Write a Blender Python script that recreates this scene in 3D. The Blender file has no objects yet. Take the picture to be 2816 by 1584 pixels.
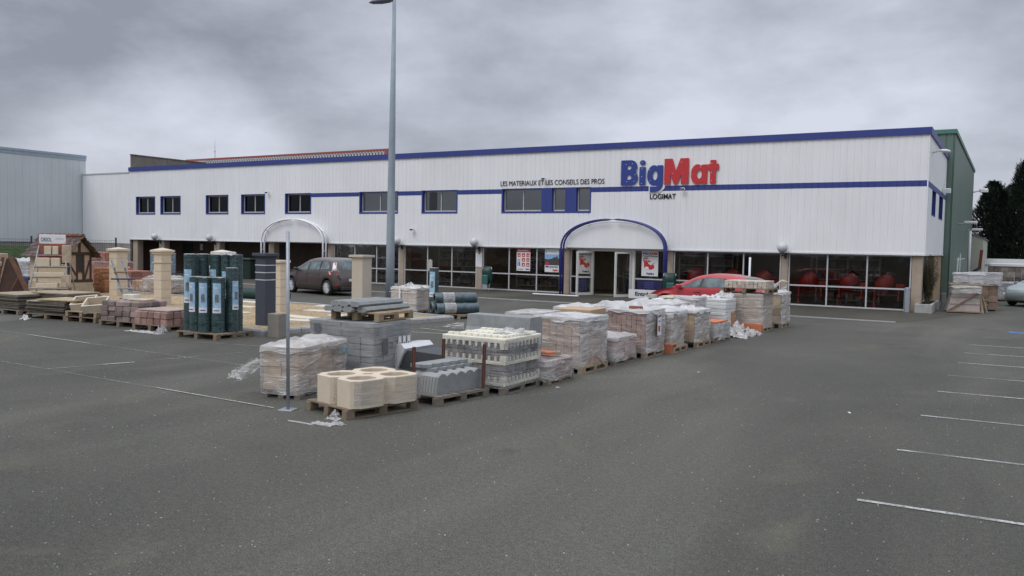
import bpy, bmesh, math, random
from math import sin, cos, pi, radians, sqrt
from mathutils import Vector, Matrix, noise

# ------------------------------------------------------------------ camera, world, sun, exposure
scn = bpy.context.scene
COL = scn.collection
cam_d = bpy.data.cameras.new("camera")
cam = bpy.data.objects.new("camera", cam_d)
COL.objects.link(cam)
scn.camera = cam
cam_d.sensor_width = 36.0
cam_d.lens = 36.0 * 2295.0 / 2816.0
cam_d.clip_start = 0.1
cam_d.clip_end = 3000
XR = Vector((0.8574, 0.5143, 0.0189)); YU = Vector((-0.0426, 0.0344, 0.9985)); ZB = Vector((0.5128, -0.8569, 0.0514))
m = Matrix.Identity(4)
for i, v in enumerate((XR, YU, ZB)):
    for j in range(3): m[j][i] = v[j]
m.translation = (0, 0, 2.3)
cam.matrix_world = m

SUN_EL, SUN_AZ = radians(52), radians(200)     # azimuth clockwise from +Y (north)
w = bpy.data.worlds.new("World"); scn.world = w; w.use_nodes = True
nt = w.node_tree; nt.nodes.clear()
def wn(t, **k):
    n = nt.nodes.new(t)
    for a, b in k.items(): setattr(n, a, b)
    return n
out = wn('ShaderNodeOutputWorld')
sky = wn('ShaderNodeTexSky', sky_type='NISHITA', sun_disc=False, sun_elevation=SUN_EL, sun_rotation=SUN_AZ)
bg1 = wn('ShaderNodeBackground'); bg1.inputs[1].default_value = 0.08
nt.links.new(sky.outputs[0], bg1.inputs[0])
tc = wn('ShaderNodeTexCoord')
sep = wn('ShaderNodeSeparateXYZ'); nt.links.new(tc.outputs['Generated'], sep.inputs[0])
def wmath(op, a, b=None, c=None):
    n = wn('ShaderNodeMath', operation=op)
    for i, v in enumerate((a, b, c)):
        if v is None: continue
        if isinstance(v, (int, float)): n.inputs[i].default_value = v
        else: nt.links.new(v, n.inputs[i])
    return n.outputs[0]
zc = wmath('MAXIMUM', sep.outputs[2], 0.0)
den = wmath('ADD', zc, 0.13)
cx = wmath('DIVIDE', sep.outputs[0], den); cy = wmath('DIVIDE', sep.outputs[1], den)
cmb = wn('ShaderNodeCombineXYZ'); nt.links.new(cx, cmb.inputs[0]); nt.links.new(cy, cmb.inputs[1])
cmb.inputs[2].default_value = 4.3
mpg = wn('ShaderNodeMapping'); nt.links.new(cmb.outputs[0], mpg.inputs[0])
mpg.inputs['Rotation'].default_value = (0, 0, radians(-31)); mpg.inputs['Scale'].default_value = (0.8, 1.15, 1)
mpg.inputs['Location'].default_value = (2.1, 0.6, 0)
n1 = wn('ShaderNodeTexNoise'); nt.links.new(mpg.outputs[0], n1.inputs[0])
n1.inputs['Scale'].default_value = 0.55; n1.inputs['Detail'].default_value = 6; n1.inputs['Roughness'].default_value = 0.55; n1.inputs['Distortion'].default_value = 0.25
rp = wn('ShaderNodeValToRGB')
def blob(v, a0, a1, amt):
    d = wn('ShaderNodeVectorMath', operation='DOT_PRODUCT'); nt.links.new(tc.outputs['Generated'], d.inputs[0]); d.inputs[1].default_value = v
    r = wn('ShaderNodeMapRange', interpolation_type='SMOOTHSTEP'); nt.links.new(d.outputs['Value'], r.inputs[0])
    r.inputs[1].default_value = cos(radians(a1)); r.inputs[2].default_value = cos(radians(a0)); r.inputs[3].default_value = 0; r.inputs[4].default_value = amt
    return r.outputs[0]
n2 = wn('ShaderNodeTexNoise'); mp2 = wn('ShaderNodeMapping'); nt.links.new(tc.outputs['Generated'], mp2.inputs[0]); mp2.inputs['Scale'].default_value = (1, 1, 2.0)
nt.links.new(mp2.outputs[0], n2.inputs[0]); n2.inputs['Scale'].default_value = 4.6; n2.inputs['Detail'].default_value = 6; n2.inputs['Roughness'].default_value = 0.58; n2.inputs['Distortion'].default_value = 0.1
fac = wmath('ADD', wmath('MULTIPLY_ADD', n1.outputs['Fac'], 0.42, 0.03), wmath('MULTIPLY_ADD', n2.outputs['Fac'], 0.55, -0.025))
for b_ in (blob((-.24, .95, .17), 2, 18, .17), blob((-.42, .89, .15), 2, 12, .07), blob((-.835, .53, .17), 2, 16, -.10), blob((-.66, .70, .22), 2, 12, -.06), blob((-.80, .60, .06), 0, 9, .24), blob((.06, .96, .26), 2, 11, -.10), blob((-.35, .88, .34), 1, 11, -.08)):
    fac = wmath('ADD', fac, b_)
nt.links.new(fac, rp.inputs[0])
el = rp.color_ramp.elements
el[0].position = 0.33; el[0].color = (0.270, 0.292, 0.345, 1)
el[1].position = 0.68; el[1].color = (0.640, 0.662, 0.765, 1)
e = el.new(0.5); e.color = (0.440, 0.466, 0.535, 1)
# an overcast sky brightens from the horizon to the zenith
g1 = wn('ShaderNodeMapRange'); nt.links.new(zc, g1.inputs[0])
g1.inputs[1].default_value = 0.30; g1.inputs[2].default_value = 0.85; g1.inputs[3].default_value = 1.0; g1.inputs[4].default_value = 3.1
hz = wn('ShaderNodeMapRange'); nt.links.new(zc, hz.inputs[0])
hz.inputs[1].default_value = 0.0; hz.inputs[2].default_value = 0.16; hz.inputs[3].default_value = 0.22; hz.inputs[4].default_value = 0.0
mxh = wn('ShaderNodeMix', data_type='RGBA'); nt.links.new(hz.outputs[0], mxh.inputs[0]); nt.links.new(rp.outputs[0], mxh.inputs[6])
mxh.inputs[7].default_value = (0.58, 0.605, 0.665, 1)
bg2 = wn('ShaderNodeBackground'); nt.links.new(mxh.outputs[2], bg2.inputs[0]); nt.links.new(g1.outputs[0], bg2.inputs[1])
mx = wn('ShaderNodeMixShader'); mx.inputs[0].default_value = 0.93
nt.links.new(bg1.outputs[0], mx.inputs[1]); nt.links.new(bg2.outputs[0], mx.inputs[2]); nt.links.new(mx.outputs[0], out.inputs[0])

sd = bpy.data.lights.new("sun", 'SUN'); so = bpy.data.objects.new("sun", sd); COL.objects.link(so)
sd.energy = 0.9; sd.angle = radians(25); sd.color = (1.0, 0.97, 0.92)
sdir = Vector((sin(SUN_AZ) * cos(SUN_EL), cos(SUN_AZ) * cos(SUN_EL), sin(SUN_EL)))
so.rotation_euler = sdir.to_track_quat('Z', 'Y').to_euler(); so.location = (0, 0, 30)
scn.view_settings.view_transform = 'Standard'; scn.view_settings.look = 'None'
scn.view_settings.exposure = 0.13; scn.view_settings.gamma = 1.0
scn.cycles.max_bounces = 8; scn.cycles.transparent_max_bounces = 16

# ------------------------------------------------------------------ materials
MATS = {}
class NT:
    def __init__(s, name):
        s.m = bpy.data.materials.new(name); s.m.use_nodes = True; s.t = s.m.node_tree; s.t.nodes.clear()
        s.o = s.n('ShaderNodeOutputMaterial'); s.b = s.n('ShaderNodeBsdfPrincipled'); s.l(s.b.outputs[0], s.o.inputs[0])
        s.c = s.n('ShaderNodeTexCoord').outputs['Object']
    def n(s, t, **k):
        x = s.t.nodes.new(t)
        for a, b in k.items(): setattr(x, a, b)
        return x
    def l(s, a, b): s.t.links.new(a, b)
    def noise(s, scale, detail=3, rough=0.5, dist=0.0, stretch=None, rot=None, coord=None):
        c = coord or s.c
        if stretch or rot:
            mp = s.n('ShaderNodeMapping'); s.l(c, mp.inputs[0])
            if stretch: mp.inputs['Scale'].default_value = stretch
            if rot: mp.inputs['Rotation'].default_value = rot
            c = mp.outputs[0]
        x = s.n('ShaderNodeTexNoise'); s.l(c, x.inputs[0])
        x.inputs['Scale'].default_value = scale; x.inputs['Detail'].default_value = detail
        x.inputs['Roughness'].default_value = rough; x.inputs['Distortion'].default_value = dist
        return x.outputs['Fac']
    def ramp(s, f, pts):
        r = s.n('ShaderNodeValToRGB'); s.l(f, r.inputs[0]); el = r.color_ramp.elements
        while len(el) < len(pts): el.new(0.5)
        for e, (p, c) in zip(el, sorted(pts, key=lambda q: q[0])):
            e.position = p; e.color = (c, c, c, 1) if isinstance(c, (int, float)) else (*c, 1)
        return r.outputs[0]
    def mix(s, f, a, b, mode='MIX'):
        x = s.n('ShaderNodeMix', data_type='RGBA', blend_type=mode)
        for i, v in ((0, f), (6, a), (7, b)):
            if isinstance(v, (int, float)): x.inputs[i].default_value = v if i == 0 else (v, v, v, 1)
            elif isinstance(v, tuple): x.inputs[i].default_value = (*v, 1)
            else: s.l(v, x.inputs[i])
        return x.outputs[2]
    def math(s, op, a, b=None):
        x = s.n('ShaderNodeMath', operation=op)
        for i, v in enumerate((a, b)):
            if v is None: continue
            if isinstance(v, (int, float)): x.inputs[i].default_value = v
            else: s.l(v, x.inputs[i])
        return x.outputs[0]
    def bump(s, f, strength, dist=0.01):
        b = s.n('ShaderNodeBump'); s.l(f, b.inputs['Height']); b.inputs['Strength'].default_value = strength; b.inputs['Distance'].default_value = dist
        s.l(b.outputs[0], s.b.inputs['Normal']); return b.outputs[0]
    def col(s, c):
        if isinstance(c, tuple): s.b.inputs['Base Color'].default_value = (*c, 1)
        else: s.l(c, s.b.inputs['Base Color'])
    def rough(s, r): s.b.inputs['Roughness'].default_value = r

def M(name, c, rough=0.7, var=0.12, scale=6, metal=0.0, bump=0.0, bscale=60, island=0.0, spec=0.5, dirt=0.0, coat=0.0):
    """plain procedural material: colour, cloudy variation, per-island variation, grime, bump"""
    if name in MATS: return MATS[name]
    k = NT(name)
    lo = tuple(x * (1 - var) for x in c); hi = tuple(min(1, x * (1 + var)) for x in c)
    cc = k.mix(k.ramp(k.noise(scale, 5, 0.6), [(0.3, 0.0), (0.7, 1.0)]), lo, hi)
    if island:
        g = k.n('ShaderNodeNewGeometry')
        v = k.n('ShaderNodeMapRange'); k.l(g.outputs['Random Per Island'], v.inputs[0]); v.inputs[3].default_value = 1 - island; v.inputs[4].default_value = 1 + island
        cc = k.mix(1.0, cc, v.outputs[0], 'MULTIPLY') if False else k.mul(cc, v.outputs[0])
    if dirt:
        d = k.ramp(k.noise(scale * 0.6, 6, 0.7, 0.6), [(0.45, 0.0), (0.75, dirt)])
        cc = k.mix(d, cc, tuple(x * 0.45 for x in c))
    k.col(cc); k.rough(rough); k.b.inputs['Metallic'].default_value = metal
    k.b.inputs['Specular IOR Level'].default_value = spec
    if coat: k.b.inputs['Coat Weight'].default_value = coat; k.b.inputs['Coat Roughness'].default_value = 0.08
    if bump: k.bump(k.noise(bscale, 4, 0.6), bump, 0.01)
    MATS[name] = k.m
    return k.m
def _mul(s, c, v):
    cm = s.n('ShaderNodeVectorMath', operation='SCALE'); s.l(c, cm.inputs[0]); s.l(v, cm.inputs['Scale']); return cm.outputs[0]
NT.mul = _mul

def mat_asphalt(name, a, b, patch):
    k = NT(name)
    f1 = k.noise(70, 4, 0.85)
    fine = k.ramp(f1, [(0.36, 0.0), (0.64, 1.0)])
    c = k.mix(fine, a, b)
    mid = k.ramp(k.noise(17, 6, 0.8), [(0.36, 0.78), (0.64, 1.22)])
    c = k.mul(c, mid)
    big = k.ramp(k.noise(0.23, 7, 0.62, 0.8, stretch=(1, 0.55, 1), rot=(0, 0, 0.4)), [(0.33, 0.80), (0.5, 1.0), (0.68, 1.24)])
    c = k.mul(c, big)
    trk = k.ramp(k.noise(0.33, 4, 0.5, 0.5, stretch=(1.4, 0.22, 1), rot=(0, 0, -0.22)), [(0.50, 1.0), (0.68, 1.30)])
    c = k.mul(c, trk)
    sand = k.ramp(k.noise(0.45, 6, 0.7, 1.0), [(0.56, 0.0), (0.76, 0.5)])
    c = k.mix(sand, c, patch)
    oil = k.ramp(k.noise(0.9, 2, 0.4, stretch=(1, 1.2, 1)), [(0.70, 0.0), (0.78, 0.35)])
    c = k.mix(oil, c, (0.028, 0.028, 0.028))
    v = k.n('ShaderNodeTexVoronoi'); k.l(k.c, v.inputs[0]); v.inputs['Scale'].default_value = 55
    sp = k.ramp(v.outputs['Distance'], [(0.10, 1.0), (0.22, 0.0)])
    sel = k.ramp(k.noise(37, 1, 0.5), [(0.55, 0.0), (0.62, 0.75)])
    spk = k.math('MULTIPLY', sp, sel)
    c = k.mix(spk, c, (0.30, 0.28, 0.235))
    pit = k.ramp(k.noise(60, 2, 0.5, coord=None, stretch=(1.0, 1.1, 1)), [(0.30, 0.65), (0.40, 0.0)])
    c = k.mix(pit, c, (0.03, 0.03, 0.032))
    k.col(c); k.rough(0.82); k.b.inputs['Specular IOR Level'].default_value = 0.2
    k.bump(f1, 0.55, 0.012)
    return k.m
ASPH = mat_asphalt('asphalt', (0.028, 0.0285, 0.025), (0.145, 0.140, 0.115), (0.155, 0.140, 0.102))
ASPH2 = mat_asphalt('walkway_asphalt', (0.028, 0.026, 0.021), (0.108, 0.100, 0.078), (0.12, 0.105, 0.08))

def mat_worn(name, c, keep):
    k = NT(name)
    k.col(k.mix(k.noise(30, 4, 0.6), tuple(x * 0.8 for x in c), c)); k.rough(0.8)
    f = k.math('MULTIPLY', k.ramp(k.noise(26, 5, 0.75), [(0.40 - keep * .25, 0.0), (0.58 - keep * .25, 1.0)]),
               k.ramp(k.noise(1.1, 4, 0.6), [(0.36 - keep * .2, 0.10), (0.60 - keep * .2, 1.0)]))
    tr = k.n('ShaderNodeBsdfTransparent'); ms = k.n('ShaderNodeMixShader')
    k.l(f, ms.inputs[0]); k.l(tr.outputs[0], ms.inputs[1]); k.l(k.b.outputs[0], ms.inputs[2]); k.l(ms.outputs[0], k.o.inputs[0])
    return k.m
PAINT = mat_worn('worn_line_paint', (0.50, 0.50, 0.47), 0.30)
PAINTF = mat_worn('faded_line_paint', (0.30, 0.29, 0.26), 0.02)
PAINTB = mat_worn('blue_bay_paint', (0.10, 0.22, 0.50), 0.4)

def mat_clad(name, c, streak=0.12):
    k = NT(name)
    st = k.ramp(k.noise(3.2, 5, 0.6, 0.0, stretch=(1, 1, 0.07)), [(0.35, 1 - streak), (0.65, 1.0)])
    bl = k.ramp(k.noise(0.35, 4, 0.6), [(0.3, 0.95), (0.7, 1.03)])
    cc = k.n('ShaderNodeRGB'); cc.outputs[0].default_value = (*c, 1)
    k.col(k.mul(k.mul(cc.outputs[0], st), bl)); k.rough(0.45)
    k.bump(k.noise(9, 2, 0.5, stretch=(1, 1, 0.3)), 0.05, 0.01)
    MATS[name] = k.m; return k.m
WHITE = mat_clad('white_steel_cladding', (0.84, 0.84, 0.835), 0.05)
GREYC = mat_clad('grey_steel_cladding', (0.55, 0.585, 0.59), 0.06)
GREENC = mat_clad('green_steel_cladding', (0.130, 0.195, 0.155), 0.14)
BLUE = mat_clad('blue_steel_trim', (0.036, 0.056, 0.245), 0.12)
WFLASH = M('white_flashing', (0.82, 0.82, 0.83), 0.35, 0.04)
BLUEP = M('blue_gloss_paint', (0.030, 0.036, 0.19), 0.3, 0.06)
REDTRIM = M('red_trim', (0.30, 0.07, 0.055), 0.5, 0.1)
ALU = M('pale_aluminium', (0.50, 0.50, 0.50), 0.4, 0.06)
WALU = M('white_door_aluminium', (0.74, 0.72, 0.66), 0.35, 0.05)
PIER = M('beige_render', (0.40, 0.32, 0.245), 0.85, 0.10, 3, bump=0.15, dirt=0.25)
TAN = M('tan_render', (0.34, 0.225, 0.13), 0.85, 0.14, 3, bump=0.15, dirt=0.3)
DARKIN = M('dark_interior', (0.34, 0.27, 0.20), 0.9, 0.15, 2)
DARKBR = M('dark_brown_boarding', (0.11, 0.075, 0.06), 0.8, 0.2, 2)
INFLOOR = M('shop_floor', (0.30, 0.26, 0.21), 0.5, 0.15, 2)
ROOFM = M('roof_membrane', (0.20, 0.20, 0.20), 0.9)
GALV = M('galvanised_steel', (0.33, 0.36, 0.39), 0.45, 0.12, 8, metal=0.35)
PLINTH = M('plinth_concrete', (0.30, 0.28, 0.26), 0.9, 0.12, 2, bump=0.1, dirt=0.3)
CONC = M('grey_concrete', (0.265, 0.275, 0.27), 0.9, 0.14, 7, bump=0.25, dirt=0.3)
CONCL = M('light_concrete', (0.36, 0.355, 0.34), 0.9, 0.12, 7, bump=0.25, dirt=0.35)
CONCI = M('grey_concrete_units', (0.31, 0.315, 0.31), 0.9, 0.14, 7, bump=0.25, island=0.22, dirt=0.3)
BLOCKD = M('dark_grey_units', (0.125, 0.13, 0.14), 0.9, 0.15, 9, bump=0.25, island=0.3)
CREAM = M('cream_cast_stone', (0.60, 0.51, 0.385), 0.85, 0.06, 5, bump=0.15, dirt=0.12)
CREAMI = M('cream_cast_stone_units', (0.56, 0.475, 0.36), 0.85, 0.08, 5, bump=0.15, island=0.12, dirt=0.15)
CREAMW = M('pale_cream_plastic', (0.72, 0.69, 0.57), 0.5, 0.06)
SAND = M('beige_blocks', (0.48, 0.39, 0.30), 0.9, 0.10, 8, bump=0.2, island=0.14)
TANB = M('tan_boxes', (0.42, 0.30, 0.195), 0.85, 0.10, 8, island=0.12)
PINKB = M('pinkish_brown_blocks', (0.29, 0.18, 0.145), 0.9, 0.12, 8, bump=0.2, island=0.13)
PAVER = M('weathered_paver', (0.27, 0.205, 0.185), 0.9, 0.2, 9, bump=0.35, island=0.42, dirt=0.3)
PAVERR = M('reddish_paver', (0.33, 0.20, 0.165), 0.9, 0.2, 9, bump=0.35, island=0.35, dirt=0.3)
REDBR = M('red_brick_packs', (0.34, 0.15, 0.11), 0.9, 0.2, 9, bump=0.2, island=0.3)
TERRA = M('terracotta', (0.50, 0.165, 0.075), 0.75, 0.12, 8, island=0.12)
TERRAD = M('dark_terracotta', (0.24, 0.10, 0.06), 0.8, 0.15, 8, island=0.2)
WOOD = M('pallet_timber', (0.20, 0.152, 0.105), 0.88, 0.22, 5, bump=0.3, island=0.28, dirt=0.35)
WOODG = M('grey_pallet_timber', (0.185, 0.160, 0.130), 0.9, 0.22, 5, bump=0.3, island=0.28, dirt=0.4)
WOODR = M('red_pallet_timber', (0.26, 0.125, 0.07), 0.88, 0.22, 5, bump=0.3, island=0.2, dirt=0.3)
WOODN = M('new_timber', (0.29, 0.225, 0.15), 0.8, 0.15, 5, island=0.2)
DKTIMB = M('dark_timber', (0.065, 0.035, 0.025), 0.8, 0.2, 5, bump=0.2)
RUST = M('rusty_iron', (0.115, 0.050, 0.034), 0.9, 0.3, 18, bump=0.3)
BLACK = M('black_rubber', (0.018, 0.018, 0.019), 0.75, 0.1)
BLKPL = M('black_plastic', (0.03, 0.03, 0.032), 0.5, 0.1)
ANTH = M('anthracite_render', (0.056, 0.065, 0.086), 0.8, 0.08, 6, bump=0.1)
WSTRIP = M('white_strip', (0.62, 0.62, 0.58), 0.6, 0.05)
SLATE = M('weathered_slab', (0.115, 0.100, 0.076), 0.9, 0.25, 8, bump=0.3, island=0.3, dirt=0.4)
SLATET = M('mossy_stone_slab', (0.31, 0.26, 0.18), 0.9, 0.2, 6, bump=0.3, island=0.15, dirt=0.4)
ROOFT = M('brown_roof_tiles', (0.095, 0.064, 0.052), 0.85, 0.25, 8, bump=0.3, island=0.4)
ROOFR = M('ridge_tiles', (0.19, 0.09, 0.062), 0.85, 0.2, 8, island=0.25)
GLOBE = M('opal_globe', (0.56, 0.56, 0.57), 0.25, 0.03)
WPLAS = M('white_plastic', (0.72, 0.72, 0.71), 0.4, 0.05)
GREENPL = M('green_polythene', (0.005, 0.026, 0.022), 0.6, 0.2, 6)
MIXRED = M('machine_red', (0.34, 0.022, 0.018), 0.45, 0.1)
SIGNW = M('white_sheet', (0.72, 0.72, 0.72), 0.55, 0.03)
SIGNR = M('sign_red', (0.50, 0.035, 0.035), 0.5, 0.05)
SIGNB = M('sign_blue', (0.030, 0.055, 0.27), 0.5, 0.05)
LETTERR = M('letter_red', (0.53, 0.034, 0.040), 0.4, 0.05)
LETTERB = M('letter_blue', (0.028, 0.052, 0.25), 0.4, 0.05)
LETTERK = M('letter_black', (0.022, 0.024, 0.028), 0.5, 0.1)
SKYB = M('print_sky_blue', (0.26, 0.44, 0.68), 0.5, 0.1)
LBLUE = M('print_light_blue', (0.30, 0.50, 0.66), 0.5, 0.12)
DARKPR = M('print_dark', (0.07, 0.06, 0.06), 0.5, 0.3, 20)
GRASS = M('bank_grass', (0.055, 0.085, 0.030), 0.95, 0.35, 3, bump=0.6, bscale=40)
GREENW = M('green_wire', (0.02, 0.045, 0.05), 0.5)
NAVY = M('navy_post', (0.030, 0.040, 0.10), 0.5)
SOIL = M('planter_soil', (0.045, 0.055, 0.025), 0.95, 0.4, 12, bump=0.5)
TWIG = M('shrub_twigs', (0.13, 0.10, 0.065), 0.9, 0.3, 12)
LEAF = M('shrub_leaves', (0.060, 0.085, 0.030), 0.7, 0.3, 12, island=0.5)
CONIF = M('conifer_needles', (0.015, 0.029, 0.0165), 0.85, 0.3, 3, island=0.6)
BARK = M('bark', (0.05, 0.038, 0.028), 0.95, 0.3, 8, bump=0.4)
MASONRY = M('rubble_stone', (0.44, 0.36, 0.26), 0.9, 0.25, 9, bump=0.6, bscale=9, dirt=0.3)
ORTXT = M('plaster_cream', (0.52, 0.43, 0.30), 0.9, 0.12, 6, bump=0.2, dirt=0.2)
GREENTB = M('green_tub', (0.006, 0.036, 0.028), 0.4, 0.1)

def mat_gravel():
    k = NT('golden_gravel')
    v = k.n('ShaderNodeTexVoronoi'); k.l(k.c, v.inputs[0]); v.inputs['Scale'].default_value = 26
    c = k.mix(k.ramp(v.outputs['Color'], [(0.2, 0.0), (0.8, 1.0)]), (0.24, 0.165, 0.085), (0.54, 0.41, 0.24))
    c = k.mul(c, k.ramp(k.noise(1.6, 4, 0.6), [(0.3, 0.85), (0.7, 1.1)]))
    k.col(c); k.rough(0.9); k.bump(v.outputs['Distance'], 0.7, 0.03); return k.m
GRAVEL = mat_gravel()

def mat_glass(name, tint, refl=1.0):
    k = NT(name); k.t.nodes.remove(k.b)
    tr = k.n('ShaderNodeBsdfTransparent'); tr.inputs[0].default_value = (*tint, 1)
    gl = k.n('ShaderNodeBsdfGlossy'); gl.inputs['Roughness'].default_value = 0.02; gl.inputs[0].default_value = (0.85, 0.88, 0.92, 1)
    wv = k.n('ShaderNodeBump'); k.l(k.noise(1.3, 2, 0.5), wv.inputs['Height']); wv.inputs['Strength'].default_value = 0.06; wv.inputs['Distance'].default_value = 0.05
    k.l(wv.outputs[0], gl.inputs['Normal'])
    fr = k.n('ShaderNodeFresnel'); fr.inputs[0].default_value = 1.5
    f = k.math('MULTIPLY', fr.outputs[0], 1.7 * refl)
    ms = k.n('ShaderNodeMixShader'); k.l(f, ms.inputs[0]); k.l(tr.outputs[0], ms.inputs[1]); k.l(gl.outputs[0], ms.inputs[2]); k.l(ms.outputs[0], k.o.inputs[0])
    return k.m
GLASS = mat_glass('shop_glass', (0.86, 0.85, 0.82), 0.42)
GLASSU = mat_glass('upper_glass', (0.34, 0.35, 0.35), 0.65)
CARGL = M('car_glass', (0.125, 0.160, 0.162), 0.05, 0.6, 2.6, spec=0.5)

def mat_film(name, lo, hi, c=(0.66, 0.645, 0.62), rot=(0.3, 0.5, 0.6), streak=(1, 1, 1.6), sc=2.2, rid=0.42):
    """stretch film: cloudy plastic, clearer between its folds"""
    k = NT(name)
    a = k.noise(sc, 2.0, 0.5, 0.5, stretch=(streak[0] * .55, streak[1] * .55, streak[2] * 1.9), rot=rot)
    a2 = k.noise(sc * 2.2, 2, 0.5, 0.4, stretch=(streak[0] * .5, streak[1] * .5, streak[2] * 1.8), rot=(-rot[0] * 2.2, -rot[1] * 1.5, 0))
    b = k.noise(sc * 0.55, 3, 0.55, 0.6)
    def rd(n, w): return k.ramp(k.math('ABSOLUTE', k.math('SUBTRACT', n, 0.5)), [(0.0, 1.0), (w, 0.25), (w * 3, 0.0)])
    ridge = k.math('MAXIMUM', rd(a, .022), k.math('MULTIPLY', rd(a2, .018), .6))
    cl = k.ramp(b, [(0.36, lo), (0.64, hi)])
    al = k.math('MINIMUM', k.math('ADD', cl, k.math('MULTIPLY', ridge, rid)), 0.97)
    k.col(c); k.rough(0.30); k.b.inputs['Specular IOR Level'].default_value = 0.6
    k.bump(k.math('ADD', k.math('ADD', a, k.math('MULTIPLY', a2, .35)), k.math('MULTIPLY', ridge, 0.12)), 0.9, 0.07)
    tr = k.n('ShaderNodeBsdfTransparent'); ms = k.n('ShaderNodeMixShader')
    k.l(al, ms.inputs[0]); k.l(tr.outputs[0], ms.inputs[1]); k.l(k.b.outputs[0], ms.inputs[2]); k.l(ms.outputs[0], k.o.inputs[0])
    return k.m
FILM = mat_film('stretch_film', 0.09, 0.44)
FILMC = mat_film('clear_stretch_film', 0.0, 0.10, streak=(1, 1, 5), rot=(0.06, 0.05, 0), rid=.35)
FILMM = mat_film('milky_film', 0.36, 0.76, c=(0.60, 0.585, 0.56), sc=1.9)
FILMT = mat_film('white_cover_film', 0.58, 0.92, c=(0.66, 0.65, 0.63), sc=2.2)
FILMB = mat_film('banded_film', 0.03, 0.34, streak=(0.5, 0.5, 12), rot=(0.10, 0.05, 0), rid=.5)

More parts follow.
